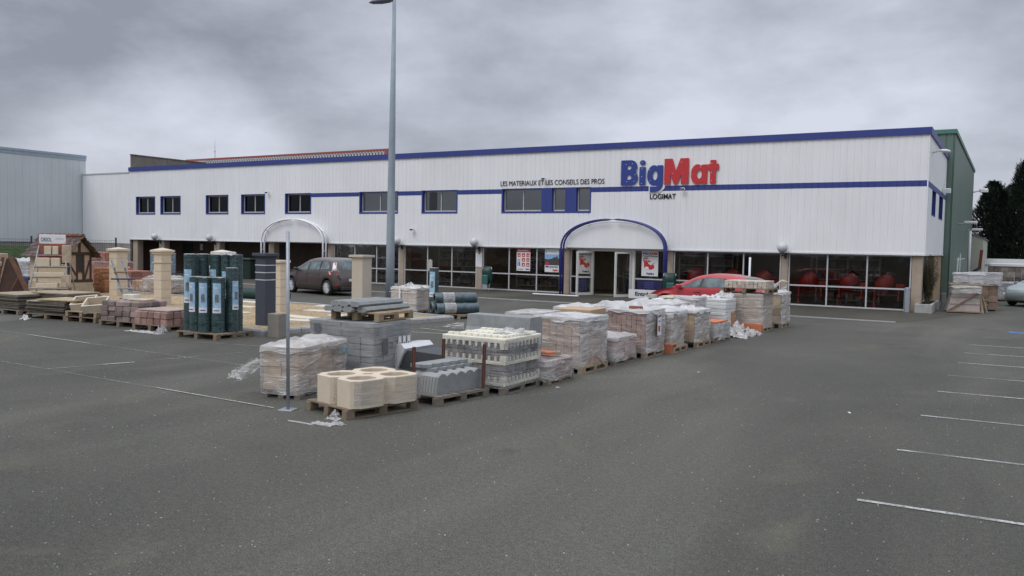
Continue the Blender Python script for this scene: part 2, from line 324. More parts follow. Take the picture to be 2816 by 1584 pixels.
# ------------------------------------------------------------------ mesh helpers
class MB:
    def __init__(s): s.v = []; s.f = []; s.m = []; s.sm = []
    def add(s, vs, fs, mi=0, smooth=False):
        o = len(s.v); s.v += [tuple(v) for v in vs]; s.f += [tuple(o + i for i in f) for f in fs]
        s.m += [mi] * len(fs); s.sm += [smooth] * len(fs); return s
    def box(s, x0, x1, y0, y1, z0, z1, mi=0, mat=None):
        vs = [(x, y, z) for z in (z0, z1) for x, y in ((x0, y0), (x1, y0), (x1, y1), (x0, y1))]
        if mat is not None: vs = [mat @ Vector(v) for v in vs]
        return s.add(vs, [(0, 3, 2, 1), (4, 5, 6, 7), (0, 1, 5, 4), (1, 2, 6, 5), (2, 3, 7, 6), (3, 0, 4, 7)], mi)
    def bbox(s, x0, x1, y0, y1, z0, z1, b=0.01, mi=0, mat=None):
        """box with chamfered vertical edges and top edges"""
        lo = [(x0 + b, y0), (x1 - b, y0), (x1, y0 + b), (x1, y1 - b), (x1 - b, y1), (x0 + b, y1), (x0, y1 - b), (x0, y0 + b)]
        cx, cy = (x0 + x1) / 2, (y0 + y1) / 2
        def ins(p): return (p[0] + (b if p[0] < cx else -b) * .8, p[1] + (b if p[1] < cy else -b) * .8)
        hi = [ins(p) for p in lo]
        vs = [(x, y, z0) for x, y in lo] + [(x, y, z1 - b) for x, y in lo] + [(x, y, z1) for x, y in hi]
        if mat is not None: vs = [mat @ Vector(v) for v in vs]
        fs = [tuple(range(7, -1, -1)), tuple(range(16, 24))]
        for r in (0, 8):
            fs += [(r + i, r + (i + 1) % 8, r + 8 + (i + 1) % 8, r + 8 + i) for i in range(8)]
        return s.add(vs, fs, mi)
    def bar(s, a, b, w, h=None, mi=0):
        a = Vector(a); b = Vector(b); h = h or w; d = (b - a).normalized()
        up = Vector((0, 0, 1)) if abs(d.z) < 0.95 else Vector((0, 1, 0))
        u = d.cross(up).normalized() * w / 2; v = u.normalized().cross(d).normalized() * h / 2
        vs = [p + su * u + sv * v for p in (a, b) for su, sv in ((-1, -1), (1, -1), (1, 1), (-1, 1))]
        return s.add(vs, [(0, 1, 2, 3), (7, 6, 5, 4), (0, 4, 5, 1), (1, 5, 6, 2), (2, 6, 7, 3), (3, 7, 4, 0)], mi)
    def tube(s, pts, r, n=10, mi=0, caps=True, closed=False):
        pts = [Vector(p) for p in pts]; rs = r if isinstance(r, (list, tuple)) else [r] * len(pts)
        o = len(s.v); vs = []; ref = None
        for i, p in enumerate(pts):
            a = pts[max(i - 1, 0)]; b = pts[min(i + 1, len(pts) - 1)]; d = (b - a).normalized()
            if ref is None: ref = Vector((0, 0, 1)) if abs(d.z) < 0.9 else Vector((1, 0, 0))
            u = d.cross(ref).normalized(); v = d.cross(u).normalized(); ref = -v if False else ref
            for k in range(n): vs.append(p + (u * cos(2 * pi * k / n) + v * sin(2 * pi * k / n)) * rs[i])
        fs = []
        for i in range(len(pts) - 1):
            for k in range(n): fs.append((i * n + k, i * n + (k + 1) % n, (i + 1) * n + (k + 1) % n, (i + 1) * n + k))
        s.add(vs, fs, mi, True)
        if caps: s.add([], [], mi); s.f += [tuple(o + k for k in range(n - 1, -1, -1)), tuple(o + (len(pts) - 1) * n + k for k in range(n))]; s.m += [mi, mi]; s.sm += [False, False]
        return s
    def lathe(s, prof, n=20, mi=0, M4=None, smooth=True):
        vs = []
        for r, z in prof:
            for k in range(n): vs.append(Vector((r * cos(2 * pi * k / n), r * sin(2 * pi * k / n), z)))
        if M4 is not None: vs = [M4 @ v for v in vs]
        fs = [(i * n + k, i * n + (k + 1) % n, (i + 1) * n + (k + 1) % n, (i + 1) * n + k) for i in range(len(prof) - 1) for k in range(n)]
        return s.add(vs, fs, mi, smooth)
    def prism(s, poly, lo, hi, axis='z', mi=0, M4=None):
        """polygon extruded along an axis; poly is 2D in the other two axes"""
        def P(a, b, c):
            return {'z': (a, b, c), 'y': (a, c, b), 'x': (c, a, b)}[axis]
        n = len(poly)
        vs = [Vector(P(a, b, lo)) for a, b in poly] + [Vector(P(a, b, hi)) for a, b in poly]
        if M4 is not None: vs = [M4 @ v for v in vs]
        fs = [tuple(range(n - 1, -1, -1)), tuple(range(n, 2 * n))] + [(i, (i + 1) % n, n + (i + 1) % n, n + i) for i in range(n)]
        return s.add(vs, fs, mi)
    def grid(s, fn, nu, nv, mi=0, smooth=True, closed_u=False):
        vs = [fn(i, j) for j in range(nv + 1) for i in range(nu if closed_u else nu + 1)]
        w_ = nu if closed_u else nu + 1
        fs = [(j * w_ + i, j * w_ + (i + 1) % w_, (j + 1) * w_ + (i + 1) % w_, (j + 1) * w_ + i) for j in range(nv) for i in range(nu)]
        return s.add(vs, fs, mi, smooth)
    def build(s, name, mats, parent=None, loc=None, rotz=None, fix=True):
        me = bpy.data.meshes.new(name); me.from_pydata([tuple(v) for v in s.v], [], s.f)
        for mt in (mats if isinstance(mats, (list, tuple)) else [mats]): me.materials.append(mt)
        me.polygons.foreach_set('material_index', s.m); me.polygons.foreach_set('use_smooth', s.sm)
        if fix:
            bm = bmesh.new(); bm.from_mesh(me); bmesh.ops.recalc_face_normals(bm, faces=bm.faces); bm.to_mesh(me); bm.free()
        me.update()
        o = bpy.data.objects.new(name, me); COL.objects.link(o)
        if parent: o.parent = parent
        if loc is not None: o.location = loc
        if rotz is not None: o.rotation_euler = (0, 0, rotz)
        return o

def tag(o, label=None, cat=None, group=None, kind=None):
    if label: o['label'] = label
    if cat: o['category'] = cat
    if group: o['group'] = group
    if kind: o['kind'] = kind
    return o
def thing(name, label, cat, loc=(0, 0, 0), rotz=0.0, group=None):
    o = bpy.data.objects.new(name, None); o.empty_display_size = 0.2; COL.objects.link(o)
    o.location = loc; o.rotation_euler = (0, 0, rotz); return tag(o, label, cat, group)
def dup(root, loc, rotz, label, group=None):
    r = root.copy(); COL.objects.link(r); r.location = loc; r.rotation_euler = (0, 0, rotz); r['label'] = label
    if group: r['group'] = group
    for ch in list(root.children):
        c = ch.copy(); COL.objects.link(c); c.parent = r
        for g in ch.children:
            d = g.copy(); COL.objects.link(d); d.parent = c
    return r
def RZ(a): return Matrix.Rotation(a, 4, 'Z')
def T(x, y, z): return Matrix.Translation((x, y, z))

def curve_mesh(cu, name, mat, parent=None, M4=None):
    o = bpy.data.objects.new('tmp', cu); COL.objects.link(o)
    dg = bpy.context.evaluated_depsgraph_get()
    me = bpy.data.meshes.new_from_object(o.evaluated_get(dg)); bpy.data.objects.remove(o)
    me.materials.clear(); me.materials.append(mat)
    if M4 is not None: me.transform(M4)
    n = bpy.data.objects.new(name, me); COL.objects.link(n)
    if parent: n.parent = parent
    return n
def text_mesh(txt, x, z, width, height, y, mat, parent, name='lettering', bold=0.0, ext=0.01, rot=None):
    """text facing -Y whose left end is x, baseline z, given width and cap height"""
    cu = bpy.data.curves.new('t', 'FONT'); cu.body = txt; cu.size = 1.0; cu.extrude = ext; cu.offset = bold
    o = bpy.data.objects.new('tmp', cu); COL.objects.link(o); dg = bpy.context.evaluated_depsgraph_get()
    me = bpy.data.meshes.new_from_object(o.evaluated_get(dg)); bpy.data.objects.remove(o)
    xs = [v.co.x for v in me.vertices]; ys = [v.co.y for v in me.vertices]
    sx = width / (max(xs) - min(xs)); sy = height / (max(ys) - max(0, min(ys)) if min(ys) > -0.05 else max(ys)); mnx = min(xs)
    for v in me.vertices:
        a, b, c = v.co; v.co = ((a - mnx) * sx, -c, b * sy)
    if rot is not None: me.transform(rot)
    me.transform(T(x, y, z)); me.materials.clear(); me.materials.append(mat)
    n = bpy.data.objects.new(name, me); COL.objects.link(n); n.parent = parent
    return n
# ------------------------------------------------------------------ ground
def sheet(name, poly, z, mat, label=None, kind='structure', cat=None, thick=None):
    mb = MB(); mb.add([(x, y, z) for x, y in poly], [tuple(range(len(poly)))])
    return tag(mb.build(name, mat), label, cat, None, kind)
sheet('ground', [(-900, -300), (900, -300), (900, 1500), (-900, 1500)], 0.0, ASPH)
sheet('walkway', [(-52, 30.35), (-3.0, 29.85), (-1.4, 35.6), (-2.9, 36.0), (-2.9, 45.4), (-52, 45.4)], 0.004, ASPH2)
mb = MB()
for x0, x1 in [(-52, -41), (-40.96, -31), (-30.97, -22), (-21.96, -12), (-11.97, -3.2)]:
    y0 = 30.35 - (x0 + 52) * 0.5 / 49; y1 = 30.35 - (x1 + 52) * 0.5 / 49
    mb.add([(x0, y0 - .06, .001), (x1, y1 - .06, .001), (x1, y1 - .06, .03), (x0, y0 - .06, .03), (x0, y0 + .06, .03), (x1, y1 + .06, .03)], [(0, 1, 2, 3), (3, 2, 5, 4)])
tag(mb.build('kerb', CONCL), kind='structure')
# painted lines
def line(pts, wd, mat=PAINT, z=0.008):
    mb = MB()
    (ax, ay), (bx, by) = pts; d = Vector((bx - ax, by - ay, 0)).normalized(); n = Vector((-d.y, d.x, 0)) * wd / 2
    a = Vector((ax, ay, z)); b = Vector((bx, by, z)); mb.add([a - n, b - n, b + n, a + n], [(0, 1, 2, 3)])
    return tag(mb.build('painted_line', mat), kind='structure')
for i, (x, y) in enumerate([(-1.14, 8.2), (-1.06, 10.57), (-1.02, 13.02), (-0.98, 15.47), (-0.96, 17.63), (-0.89, 19.83), (-0.87, 21.89), (-0.82, 23.95)]):
    line([(x, y), (x + 5.0, y + 0.25)], 0.065)
line([(-0.6, 26.3), (4, 26.5)], 0.08, PAINTF)
line([(0.0, 28.6), (0.9, 28.65)], 0.5, PAINTB)
line([(-1.0, 29.6), (0.9, 29.7)], 0.10, PAINTF)
line([(-21.5, 10.88), (-10.2, 10.46)], 0.055, PAINTF, .0082)
line([(-19.6, 10.82), (-17.0, 10.70)], 0.035, PAINT, .012)
line([(-17.5, 8.25), (-8.6, 8.07)], 0.038, PAINTF)
line([(-11.2, 8.13), (-8.6, 8.07)], 0.03, PAINT, .012)
line([(-14.25, 8.2), (-13.85, 9.6)], 0.075, PAINT, .0095)
line([(-13.83, 9.7), (-13.2, 12.6)], 0.05, PAINTF, .0095)
line([(-17.0, 12.0), (-12.2, 13.0)], 0.06, PAINTF)
line([(-13.7, 18.1), (-9.0, 17.2)], 0.07, PAINT)
line([(-14.2, 17.0), (-9.0, 17.9)], 0.07, PAINT, .0095)
line([(-13.0, 14.2), (-8.2, 13.8)], 0.07, PAINT)
line([(-4.4, 27.6), (-3.2, 27.6)], 0.06, PAINTF)

# gravel island with concrete kerbs
isl = [(-15.40, 14.10), (-14.35, 20.62), (-20.9, 21.42), (-28.7, 21.05), (-33.9, 21.4), (-33.5, 16.0), (-24.0, 14.2)]
def inset(poly, d):
    n = len(poly); cx = sum(p[0] for p in poly) / n; cy = sum(p[1] for p in poly) / n; o = []
    for i in range(n):
        p0 = Vector(poly[i - 1]).to_2d(); p1 = Vector(poly[i]).to_2d(); p2 = Vector(poly[(i + 1) % n]).to_2d()
        a = (p1 - p0).normalized(); b = (p2 - p1).normalized(); na = Vector((-a.y, a.x)); nb = Vector((-b.y, b.x))
        q = (na + nb).normalized(); q = q * d / max(0.3, q.dot(na)); o.append((p1.x + q.x, p1.y + q.y))
    return o
inn = inset(isl, 0.22)
mb = MB(); n = len(isl)
for i in range(n):
    j = (i + 1) % n; L = (Vector(isl[j]) - Vector(isl[i])).length; k = max(1, int(L / 1.0))
    for q in range(k):
        t0 = (q + 0.008 * (q > 0)) / k; t1 = (q + 1 - 0.008 * (q < k - 1)) / k
        def lp(P, t): return (P[i][0] * (1 - t) + P[j][0] * t, P[i][1] * (1 - t) + P[j][1] * t)
        a, b, c, d = lp(isl, t0), lp(isl, t1), lp(inn, t1), lp(inn, t0)
        a2 = (a[0] * .85 + d[0] * .15, a[1] * .85 + d[1] * .15); b2 = (b[0] * .85 + c[0] * .15, b[1] * .85 + c[1] * .15)
        mb.add([(*a, -.01), (*b, -.01), (*b, .10), (*a, .10), (*a2, .14), (*b2, .14), (*c, .14), (*d, .14), (*c, .0), (*d, .0)],
               [(0, 1, 2, 3), (3, 2, 5, 4), (4, 5, 6, 7), (7, 6, 8, 9), (0, 3, 4, 7, 9), (1, 8, 6, 5, 2)])
tag(mb.build('kerb', CONCL), kind='structure')
mb = MB(); mb.add([(x, y, .10) for x, y in inn], [tuple(range(n))])
tag(mb.build('gravel_bed', GRAVEL), 'golden gravel filling the kerbed island', None, None, 'structure')
mb = MB()
rnd = random.Random(5)
for cxx, cyy, a in [(-17.0, 20.6, .1), (-19.4, 20.9, 0), (-22.9, 20.5, .05), (-17.1, 16.6, .2), (-18.4, 19.4, .1), (-21.8, 18.9, .1), (-17.6, 17.4, -.1), (-20.3, 17.2, .1), (-16.6, 18.6, .1)]:
    mb.bbox(-.75, .75, -.22, .22, .101, .135, .01, 0, T(cxx, cyy, 0) @ RZ(a))
tag(mb.build('stepping_slabs', M('pale_slab', (0.62, 0.58, 0.48), 0.85, 0.1, 5, bump=0.1)), 'pale cream slabs laid flat in the golden gravel of the island', 'paving', None, 'structure')

# grass bank and grey neighbour
mb = MB()
def bank(i, j):
    x = -53.9 - i * 0.29; y = 12 + j * 1.0
    t = min(1, max(0, (-54.2 - x) / 3.0)); return (x, y, 0.02 + 1.62 * t * t * (3 - 2 * t) + 0.05 * noise.noise((x * .7, y * .7, 0)))
mb.grid(bank, 12, 24, 0, True)
tag(mb.build('grass_bank', GRASS), 'green grass bank rising behind the wire fence', None, None, 'structure')

def ribs(mb, x0, x1, z0, z1, y=0.0, pitch=0.265, depth=0.013, gw=0.028, mi=0, origin=0.0):
    """ribbed sheet facing -Y from x0 to x1: flats with narrow grooves at multiples of the pitch"""
    xs = [(x0, 0)]
    k = math.ceil((x0 - origin - gw) / pitch)
    while True:
        g = origin + k * pitch
        if g > x1: break
        for a, b in ((g - gw / 2 - .012, 0), (g - gw / 2, depth), (g + gw / 2, depth), (g + gw / 2 + .012, 0)):
            if x0 < a < x1: xs.append((a, b))
        k += 1
    xs.append((x1, 0))
    vs = [(x, y + d, z) for z in (z0, z1) for x, d in xs]; n = len(xs)
    mb.add(vs, [(i, i + 1, n + i + 1, n + i) for i in range(n - 1)], mi)

# ---- neighbour: grey shed, its wall runs along Y at X=-57.5 and faces +X
grey = thing('warehouse', 'light blue-grey ribbed steel shed at the left edge, its roofline sloping down to the right', 'building', (-57.5, 12, 0))
mb = MB(); ribs(mb, -4, 24.0, 1.9, 7.98, 0, 0.5, .012, .03); mb.box(-4, 24.0, .06, 12, 1.9, 7.95)
o = mb.build('wall', GREYC, grey); o.rotation_euler = (0, 0, pi / 2)
mb = MB(); mb.box(-4, 24.0, .08, 12, .0, 1.9); o = mb.build('plinth', PLINTH, grey); o.rotation_euler = (0, 0, pi / 2)
mb = MB(); mb.box(-4, 24.03, -.07, 0.25, 7.98, 8.14); mb.box(-4, 24.03, -.04, -.003, 7.78, 7.98); o = mb.build('roof_trim', M('grey_blue_trim', (0.30, 0.36, 0.42), .5), grey); o.rotation_euler = (0, 0, pi / 2)

# ---- main store
FY = 35.7
XL, XRr = -52.0, -2.9
store = thing('store_building', 'long white ribbed steel builders merchant store with blue bands and a glazed ground floor', 'building', (-27.5, FY, 0))
store.location = (0, 0, 0)
WZ0, WZ1 = 3.88, 5.10; BZ0, BZ1 = 4.85, 5.08
wins = [(-51.3, -49.25), (-48.71, -46.65), (-44.2, -42.1), (-40.95, -38.85), (-37.18, -35.06), (-31.4, -28.65), (-27.06, -24.74)]
big = (-22.07, -17.12)
mb = MB()
ribs(mb, XL, XRr, WZ1, 6.84, FY); ribs(mb, XL, XRr, 2.24, WZ0, FY)
edges = [XL] + [v for wv in wins + [big] for v in wv] + [XRr]
segs = [(edges[i], edges[i + 1]) for i in range(0, len(edges), 2)]
bandsegs = []
for a, b in segs:
    if a >= -35.2:
        ribs(mb, a, b, WZ0, BZ0, FY); ribs(mb, a, b, BZ1, WZ1, FY); bandsegs.append((a, b))
    else: ribs(mb, a, b, WZ0, WZ1, FY)
# side wall (faces +X)
mb2 = MB(); ribs(mb2, 0, 9.7, 2.24, 3.82, 0); ribs(mb2, 0, 9.7, BZ1, 6.84, 0)
for a, b in ((0, 2.1), (3.9, 5.8), (8.0, 9.7)): ribs(mb2, a, b, 3.82, BZ0, 0)
mb.add([(XRr - y, FY + x, z) for x, y, z in mb2.v], mb2.f)
mb.build('cladding', WHITE, store, fix=False)
for a, b in bandsegs:
    mb = MB(); ribs(mb, a, b, BZ0, BZ1, FY - .004); mb.build('blue_band', BLUE, store, fix=False)
mb = MB()
mb2 = MB()
ribs(mb2, 0, 9.7, BZ0, BZ1, -.004)
mb.add([(XRr - y, FY + x, z) for x, y, z in mb2.v], mb2.f)
mb.build('blue_band', BLUE, store, fix=False)
# backing so nothing shows through
mb = MB()
mb.box(XL, XRr - .05, FY + .30, FY + .35, 5.15, 6.95)
mb.box(XL, XRr, FY + .04, FY + .16, 6.80, 6.86)
for a, b in segs: mb.box(a, b - (.05 if b == XRr else 0), FY + .24, FY + .28, 2.3, 5.12)
mb.build('wall_lining', DARKIN, store)
mb = MB(); mb.box(XL - .04, XRr + .07, FY - .07, FY + .12, 6.83, 7.10); mb.box(XRr - .12, XRr + .07, FY + .12, 45.4, 6.83, 7.10)
mb.build('roof_fascia', BLUE, store)
mb = MB(); mb.box(XL - .02, XRr + .03, FY - .035, FY + .30, 2.19, 2.235); mb.box(XRr - .25, XRr + .03, FY + .30, 45.4, 2.19, 2.235)
mb.box(XRr - .03, XRr + .012, FY - .012, FY + .03, 2.24, 6.83)
mb.build('edge_flashing', WFLASH, store)
mb = MB(); mb.box(XL, XRr - .12, FY + .12, 45.4, 6.70, 6.76); mb.build('roof', ROOFM, store)
mb = MB()   # soffit over the ground floor openings
mb.box(XL, XRr - .1, FY + .30, 45.3, 2.30, 2.36); mb.build('ceiling', DARKIN, store)
mb = MB(); mb.box(-33.4, -3.2, FY + .2, 43.0, .012, .03); mb.box(-51.6, -33.4, FY + 2.2, 43, .012, .03); mb.build('shop_floor', INFLOOR, store)
mb = MB(); mb.box(-33.5, XRr - .3, 40.6, 40.7, 0, 2.3); mb.box(-33.6, -33.5, 36.2, 42.9, 0, 2.3)
mb.box(-11.0, -10.9, 38.6, 40.6, 0, 2.3)
mb.build('interior_wall', DARKIN, store)
mb = MB(); mb.box(-51.9, -33.62, 38.4, 38.5, 0, 2.3); mb.box(XL - .0, XL + .1, FY + .1, 38.4, 0, 2.3); mb.build('recess_wall', DARKBR, store)
for a, b in ((-46.4, -45.3), (-41.6, -39.9), (-49.9, -48.9)):
    mb = MB(); mb.box(a, b, 38.34, 38.4, 0.02, 2.0); mb.build('recess_door', M('dark_green_door', (0.018, 0.03, 0.028), .5), store)

def window(x0, x1, z0, z1, panes=2, blueL=True):
    """upper window: blue reveal set back in the wall, pale frame, panes"""
    fr = MB(); y0, y1 = FY - .012, FY + .26
    t = .07
    fr.box(x0 - t * 0, x0 + t, y0, y1, z0, z1); fr.box(x1 - t, x1, y0, y1, z0, z1)
    fr.box(x0 + t, x1 - t, y0, y1, z0, z0 + .09); fr.box(x0 + t, x1 - t, y0, y1, z1 - .03, z1)
    wv = fr.build('window', BLUE, store)
    f2 = MB(); a, b, c, d = x0 + t, x1 - t, z0 + .09, z1 - .03; q = .06; ya, yb = FY + .17, FY + .23
    f2.box(a, a + q, ya, yb, c, d); f2.box(b - q, b, ya, yb, c, d); f2.box(a + q, b - q, ya, yb, d - q, d)
    f2.box(a + q, b - q, ya - .05, yb, c, c + .07)
    for i in range(1, panes):
        xm = a + (b - a) * i / panes; f2.box(xm - .025, xm + .025, ya, yb, c + .07, d - q)
    f2.build('frame', ALU, wv)
    g = MB(); g.box(a + q, b - q, FY + .20, FY + .207, c + .07, d - q); g.build('pane', GLASSU, wv)
    return wv
for i, (a, b) in enumerate(wins): window(a, b, WZ0, WZ1)
bx = [(-22.07, -19.72, 2), (-19.28, -18.42, 1), (-17.97, -17.12, 1)]
for a, b, k in bx: window(a, b, WZ0, WZ1, k)
for a, b in ((-19.72, -19.28), (-18.42, -17.97)):
    mb = MB(); mb.box(a, b, FY - .01, FY + .1, WZ0, WZ1); mb.build('blue_panel', BLUE, store)
mb = MB(); mb.box(-26.8, -26.3, FY + .33, FY + .36, 3.95, 5.05)
mb.build('curtain', M('pale_curtain', (.4, .36, .32), .9), store)
# narrow blue windows in the side wall
for a, b in ((2.1, 3.9), (5.8, 8.0)):
    mb = MB(); mb.box(XRr - .24, XRr + .012, FY + a, FY + a + .04, 3.82, BZ0); mb.box(XRr - .24, XRr + .012, FY + b - .04, FY + b, 3.82, BZ0)
    mb.box(XRr - .24, XRr + .012, FY + a + .04, FY + b - .04, 3.82, 3.86)
    wv = mb.build('window', BLUE, store)
    g = MB(); g.box(XRr - .20, XRr - .19, FY + a + .04, FY + b - .04, 3.86, BZ0); g.build('pane', GLASSU, wv)

# piers
piers = [(-51.8, -51.3), (-49.0, -48.5), (-43.55, -43.05), (-38.65, -38.2), (-33.85, -33.42), (-28.62, -28.30), (-23.58, -23.24), (-18.52, -18.22), (-13.30, -13.04), (-8.30, -8.03), (-3.34, -2.98)]
for a, b in piers:
    mb = MB(); mb.bbox(a, b, FY + .10, FY + .55, 0, 2.30, .015); mb.build('pier', PIER, store)
# glazing bays: each a 'shop_window' with frame and panes
GY = FY + .17
def bay(x0, x1, muls, z1=2.19, tz=.86, door=None):
    f = MB(); t = .05
    f.box(x0, x1, GY - .03, GY + .05, .02, .08); f.box(x0, x1, GY - .03, GY + .05, z1 - .05, z1)
    f.box(x0, x0 + t, GY - .03, GY + .05, .08, z1 - .05); f.box(x1 - t, x1, GY - .03, GY + .05, .08, z1 - .05)
    xs = [x0 + t] + muls + [x1 - t]
    for q in muls: f.box(q - .028, q + .028, GY - .03, GY + .05, .08, z1 - .05)
    for i in range(len(xs) - 1):
        a = xs[i] + (.028 if i else 0); b = xs[i + 1] - (.028 if i < len(muls) else 0)
        f.box(a, b, GY - .02, GY + .045, tz - .03, tz + .03)
    o = f.build('shop_window', ALU, store)
    for i in range(len(xs) - 1):
        a = xs[i] + (.028 if i else 0); b = xs[i + 1] - (.028 if i < len(muls) else 0)
        for c, d in ((.08, tz - .03), (tz + .03, z1 - .05)):
            g = MB(); g.box(a, b, GY + .005, GY + .012, c, d); g.build('pane', GLASS, o)
bay(-33.40, -28.64, [-31.82, -30.23]); bay(-28.28, -23.60, [-26.73, -25.15]); bay(-23.22, -18.54, [-21.65, -20.06])
bay(-18.20, -17.10, [], z1=2.19); bay(-14.92, -13.32, []); bay(-13.02, -8.32, [-11.47, -9.90]); bay(-8.01, -3.36, [-6.47, -4.96])
# entrance: fixed head and posts, two leaves swung open
f = MB(); f.box(-17.10, -16.98, GY - .04, GY + .06, .02, 2.19); f.box(-15.04, -14.92, GY - .04, GY + .06, .02, 2.19); f.box(-16.98, -15.04, GY - .04, GY + .06, 2.09, 2.19)
f.build('entrance_frame', WALU, store)
def leaf(xh, sgn, wd, ang, tz=None):
    f = MB(); t = .10
    f.box(0, wd, -.025, .025, .02, .14); f.box(0, wd, -.025, .025, 2.00, 2.08); f.box(0, t, -.025, .025, .14, 2.00); f.box(wd - t, wd, -.025, .025, .14, 2.00)
    if tz: f.box(t, wd - t, -.022, .022, tz - .03, tz + .03)
    f.v = [(x * sgn, y, z) for x, y, z in f.v]
    o = f.build('entrance_door', WALU, store, (xh, GY - .07, 0), ang)
    g = MB(); g.box(t, wd - t, -.004, .004, .14, 2.0); g.v = [(x * sgn, y, z) for x, y, z in g.v]; g.build('pane', GLASS, o)
    h = MB(); h.box(wd - .07, wd - .04, -.075, -.045, .95, 1.25); h.box(wd - .07, wd - .04, -.045, -.025, .97, 1.0); h.box(wd - .07, wd - .04, -.045, -.025, 1.2, 1.23)
    h.v = [(x * sgn, y, z) for x, y, z in h.v]; h.build('handle', ALU, o)
leaf(-16.98, 1, .96, radians(-118), .86); leaf(-15.04, -1, .96, radians(62), None)
# side glazing and tan piers under the side wall
mb = MB(); mb.bbox(-3.30, -2.95, 41.2, 45.35, 0, 2.30, .02); mb.build('pier', TAN, store)
mb = MB(); mb.box(-3.22, -3.12, 36.3, 41.2, 0, 2.3); mb.build('side_wall', M('brown_panel', (.13, .10, .085), .8, .2), store)
mb = MB()
for y in (36.3, 37.4, 38.6): mb.box(-3.11, -3.04, y, y + .09, .03, 2.19)
mb.box(-3.11, -3.04, 36.39, 37.4, .03, .12)
mb.build('side_frame', ALU, store)
mb = MB(); mb.box(-3.08, -3.06, 36.39, 37.38, .14, 2.1); mb.build('side_pane', GLASS, store)

# extension to the left of the store
ext = thing('side_extension', 'plain white windowless extension between the grey shed and the left end of the store', 'building', (0, 0, 0))
mb = MB(); ribs(mb, -57.45, -52.03, 1.9, 6.72, FY + .02, .5, .012, .02); mb.box(-57.45, -52.03, FY + .06, 44, 1.9, 6.7); mb.build('wall', WHITE, ext, fix=False)
mb = MB(); mb.box(-57.45, -52.03, FY - .02, FY + .2, 6.72, 6.80); mb.build('coping', ALU, ext)
mb = MB(); mb.box(-57.45, -52.03, FY + .05, 44, 0, 1.9); mb.build('plinth', PLINTH, ext)

# rooftop structures behind the blue fascia
gab = thing('rooftop_wall', 'weathered brown-grey wall rising above the left end of the roof', 'wall', (-52, FY, 0))
mb = MB(); mb.box(-.10, 0.0, .14, 7.9, 6.76, 7.95); mb.box(0.0, .03, 3.0, 3.3, 6.76, 7.93); mb.build('wall', M('brown_grey_render', (.20, .178, .15), .9, .2, 1.2, dirt=.4), gab)
mb = MB(); mb.box(-.14, .06, .12, 7.9, 7.95, 8.02); mb.build('coping', M('dark_coping', (.12, .11, .10), .8), gab)
clr = thing('rooftop_screen', 'low ribbed pale screen with a red top rail along the roof behind the blue fascia', 'screen', (0, 0, 0))
mb = MB()
x = -54.0
while x < -34.7: mb.box(x, x + .13, 42.0, 42.05, 6.76, 8.19); x += .26
mb.build('slats', M('pale_ribs', (.62, .60, .58), .6), clr)
mb = MB(); mb.box(-54.2, -34.5, 41.92, 42.1, 8.19, 8.31); mb.box(-34.75, -34.5, 41.9, 42.15, 6.76, 8.19); mb.build('rail', REDTRIM, clr)
mb = MB(); mb.box(-54.0, -34.75, 42.12, 42.16, 6.76, 8.12); mb.build('backing', M('grey_back', (.38, .38, .39), .8), clr)
ant = thing('roof_antenna', 'thin grey lightning rod standing on the roof above the left windows', 'antenna', (-52.45, 43.2, 8.1))
mb = MB(); mb.tube([(0, 0, -1.3), (0, 0, .9)], .035, 6); mb.tube([(0, 0, .9), (0, 0, 1.75)], .014, 6); mb.build('rod', GALV, ant)
mb = MB(); mb.lathe([(.0, .86), (.05, .88), (.05, .93), (0, .95)], 8); mb.build('collar', GALV, ant)

# green shed behind the right end
gr = thing('green_warehouse', 'tall dark green ribbed steel shed behind the right end of the white store', 'building', (0, 0, 0))
mb = MB(); ribs(mb, -9, -2.62, 0.1, 8.05, 45.45, .33, .03, .05)
m2 = MB(); ribs(m2, 0, 22.5, .1, 8.05, 0, .33, .03, .05); mb.add([(-2.60 - y, 45.47 + x, z) for x, y, z in m2.v], m2.f)
mb.box(-9, -2.68, 45.52, 67.9, 0, 8.0); mb.build('wall', GREENC, gr, fix=False)
mb = MB(); mb.box(-9, -2.53, 45.38, 45.5, 8.05, 8.25); mb.box(-2.7, -2.53, 45.5, 68.0, 8.05, 8.25); mb.build('roof_trim', M('green_trim', (.07, .19, .14), .5), gr)
mb = MB(); mb.tube([(-2.52, 64.0, 0.1), (-2.52, 64.0, 3.9)], .09, 8); mb.tube([(-2.52, 64.3, 0.1), (-2.52, 64.3, 2.4)], .05, 8, 1)
mb.build('downpipe', [WPLAS, M('dark_red_pipe', (.12, .02, .03), .5)], gr)
for y, z, L in ((50.6, 3.88, .8), (60.2, 3.75, .8)):
    mb = MB(); mb.tube([(-2.58, y, z), (-2.58 + L, y, z + .05)], .035, 8); mb.bbox(-2.58 + L * .35, -2.58 + L + .1, y - .12, y + .12, z + .03, z + .15, .03); mb.build('wall_lamp', WPLAS, gr)
lean = thing('lean_to', 'small cream lean-to at the far end of the green shed', 'building', (-2.3, 68.2, 0))
mb = MB(); mb.prism([(-.5, 0), (.45, 0), (.45, 3.4), (-.5, 3.75)], 0, 12, 'y'); mb.build('wall', M('cream_wall', (.42, .42, .34), .8, .08, 1), lean)
mb = MB(); mb.prism([(-.55, 3.76), (.52, 3.36), (.52, 3.44), (-.55, 3.84)], -.06, 12, 'y'); mb.build('roof', ROOFM, lean)
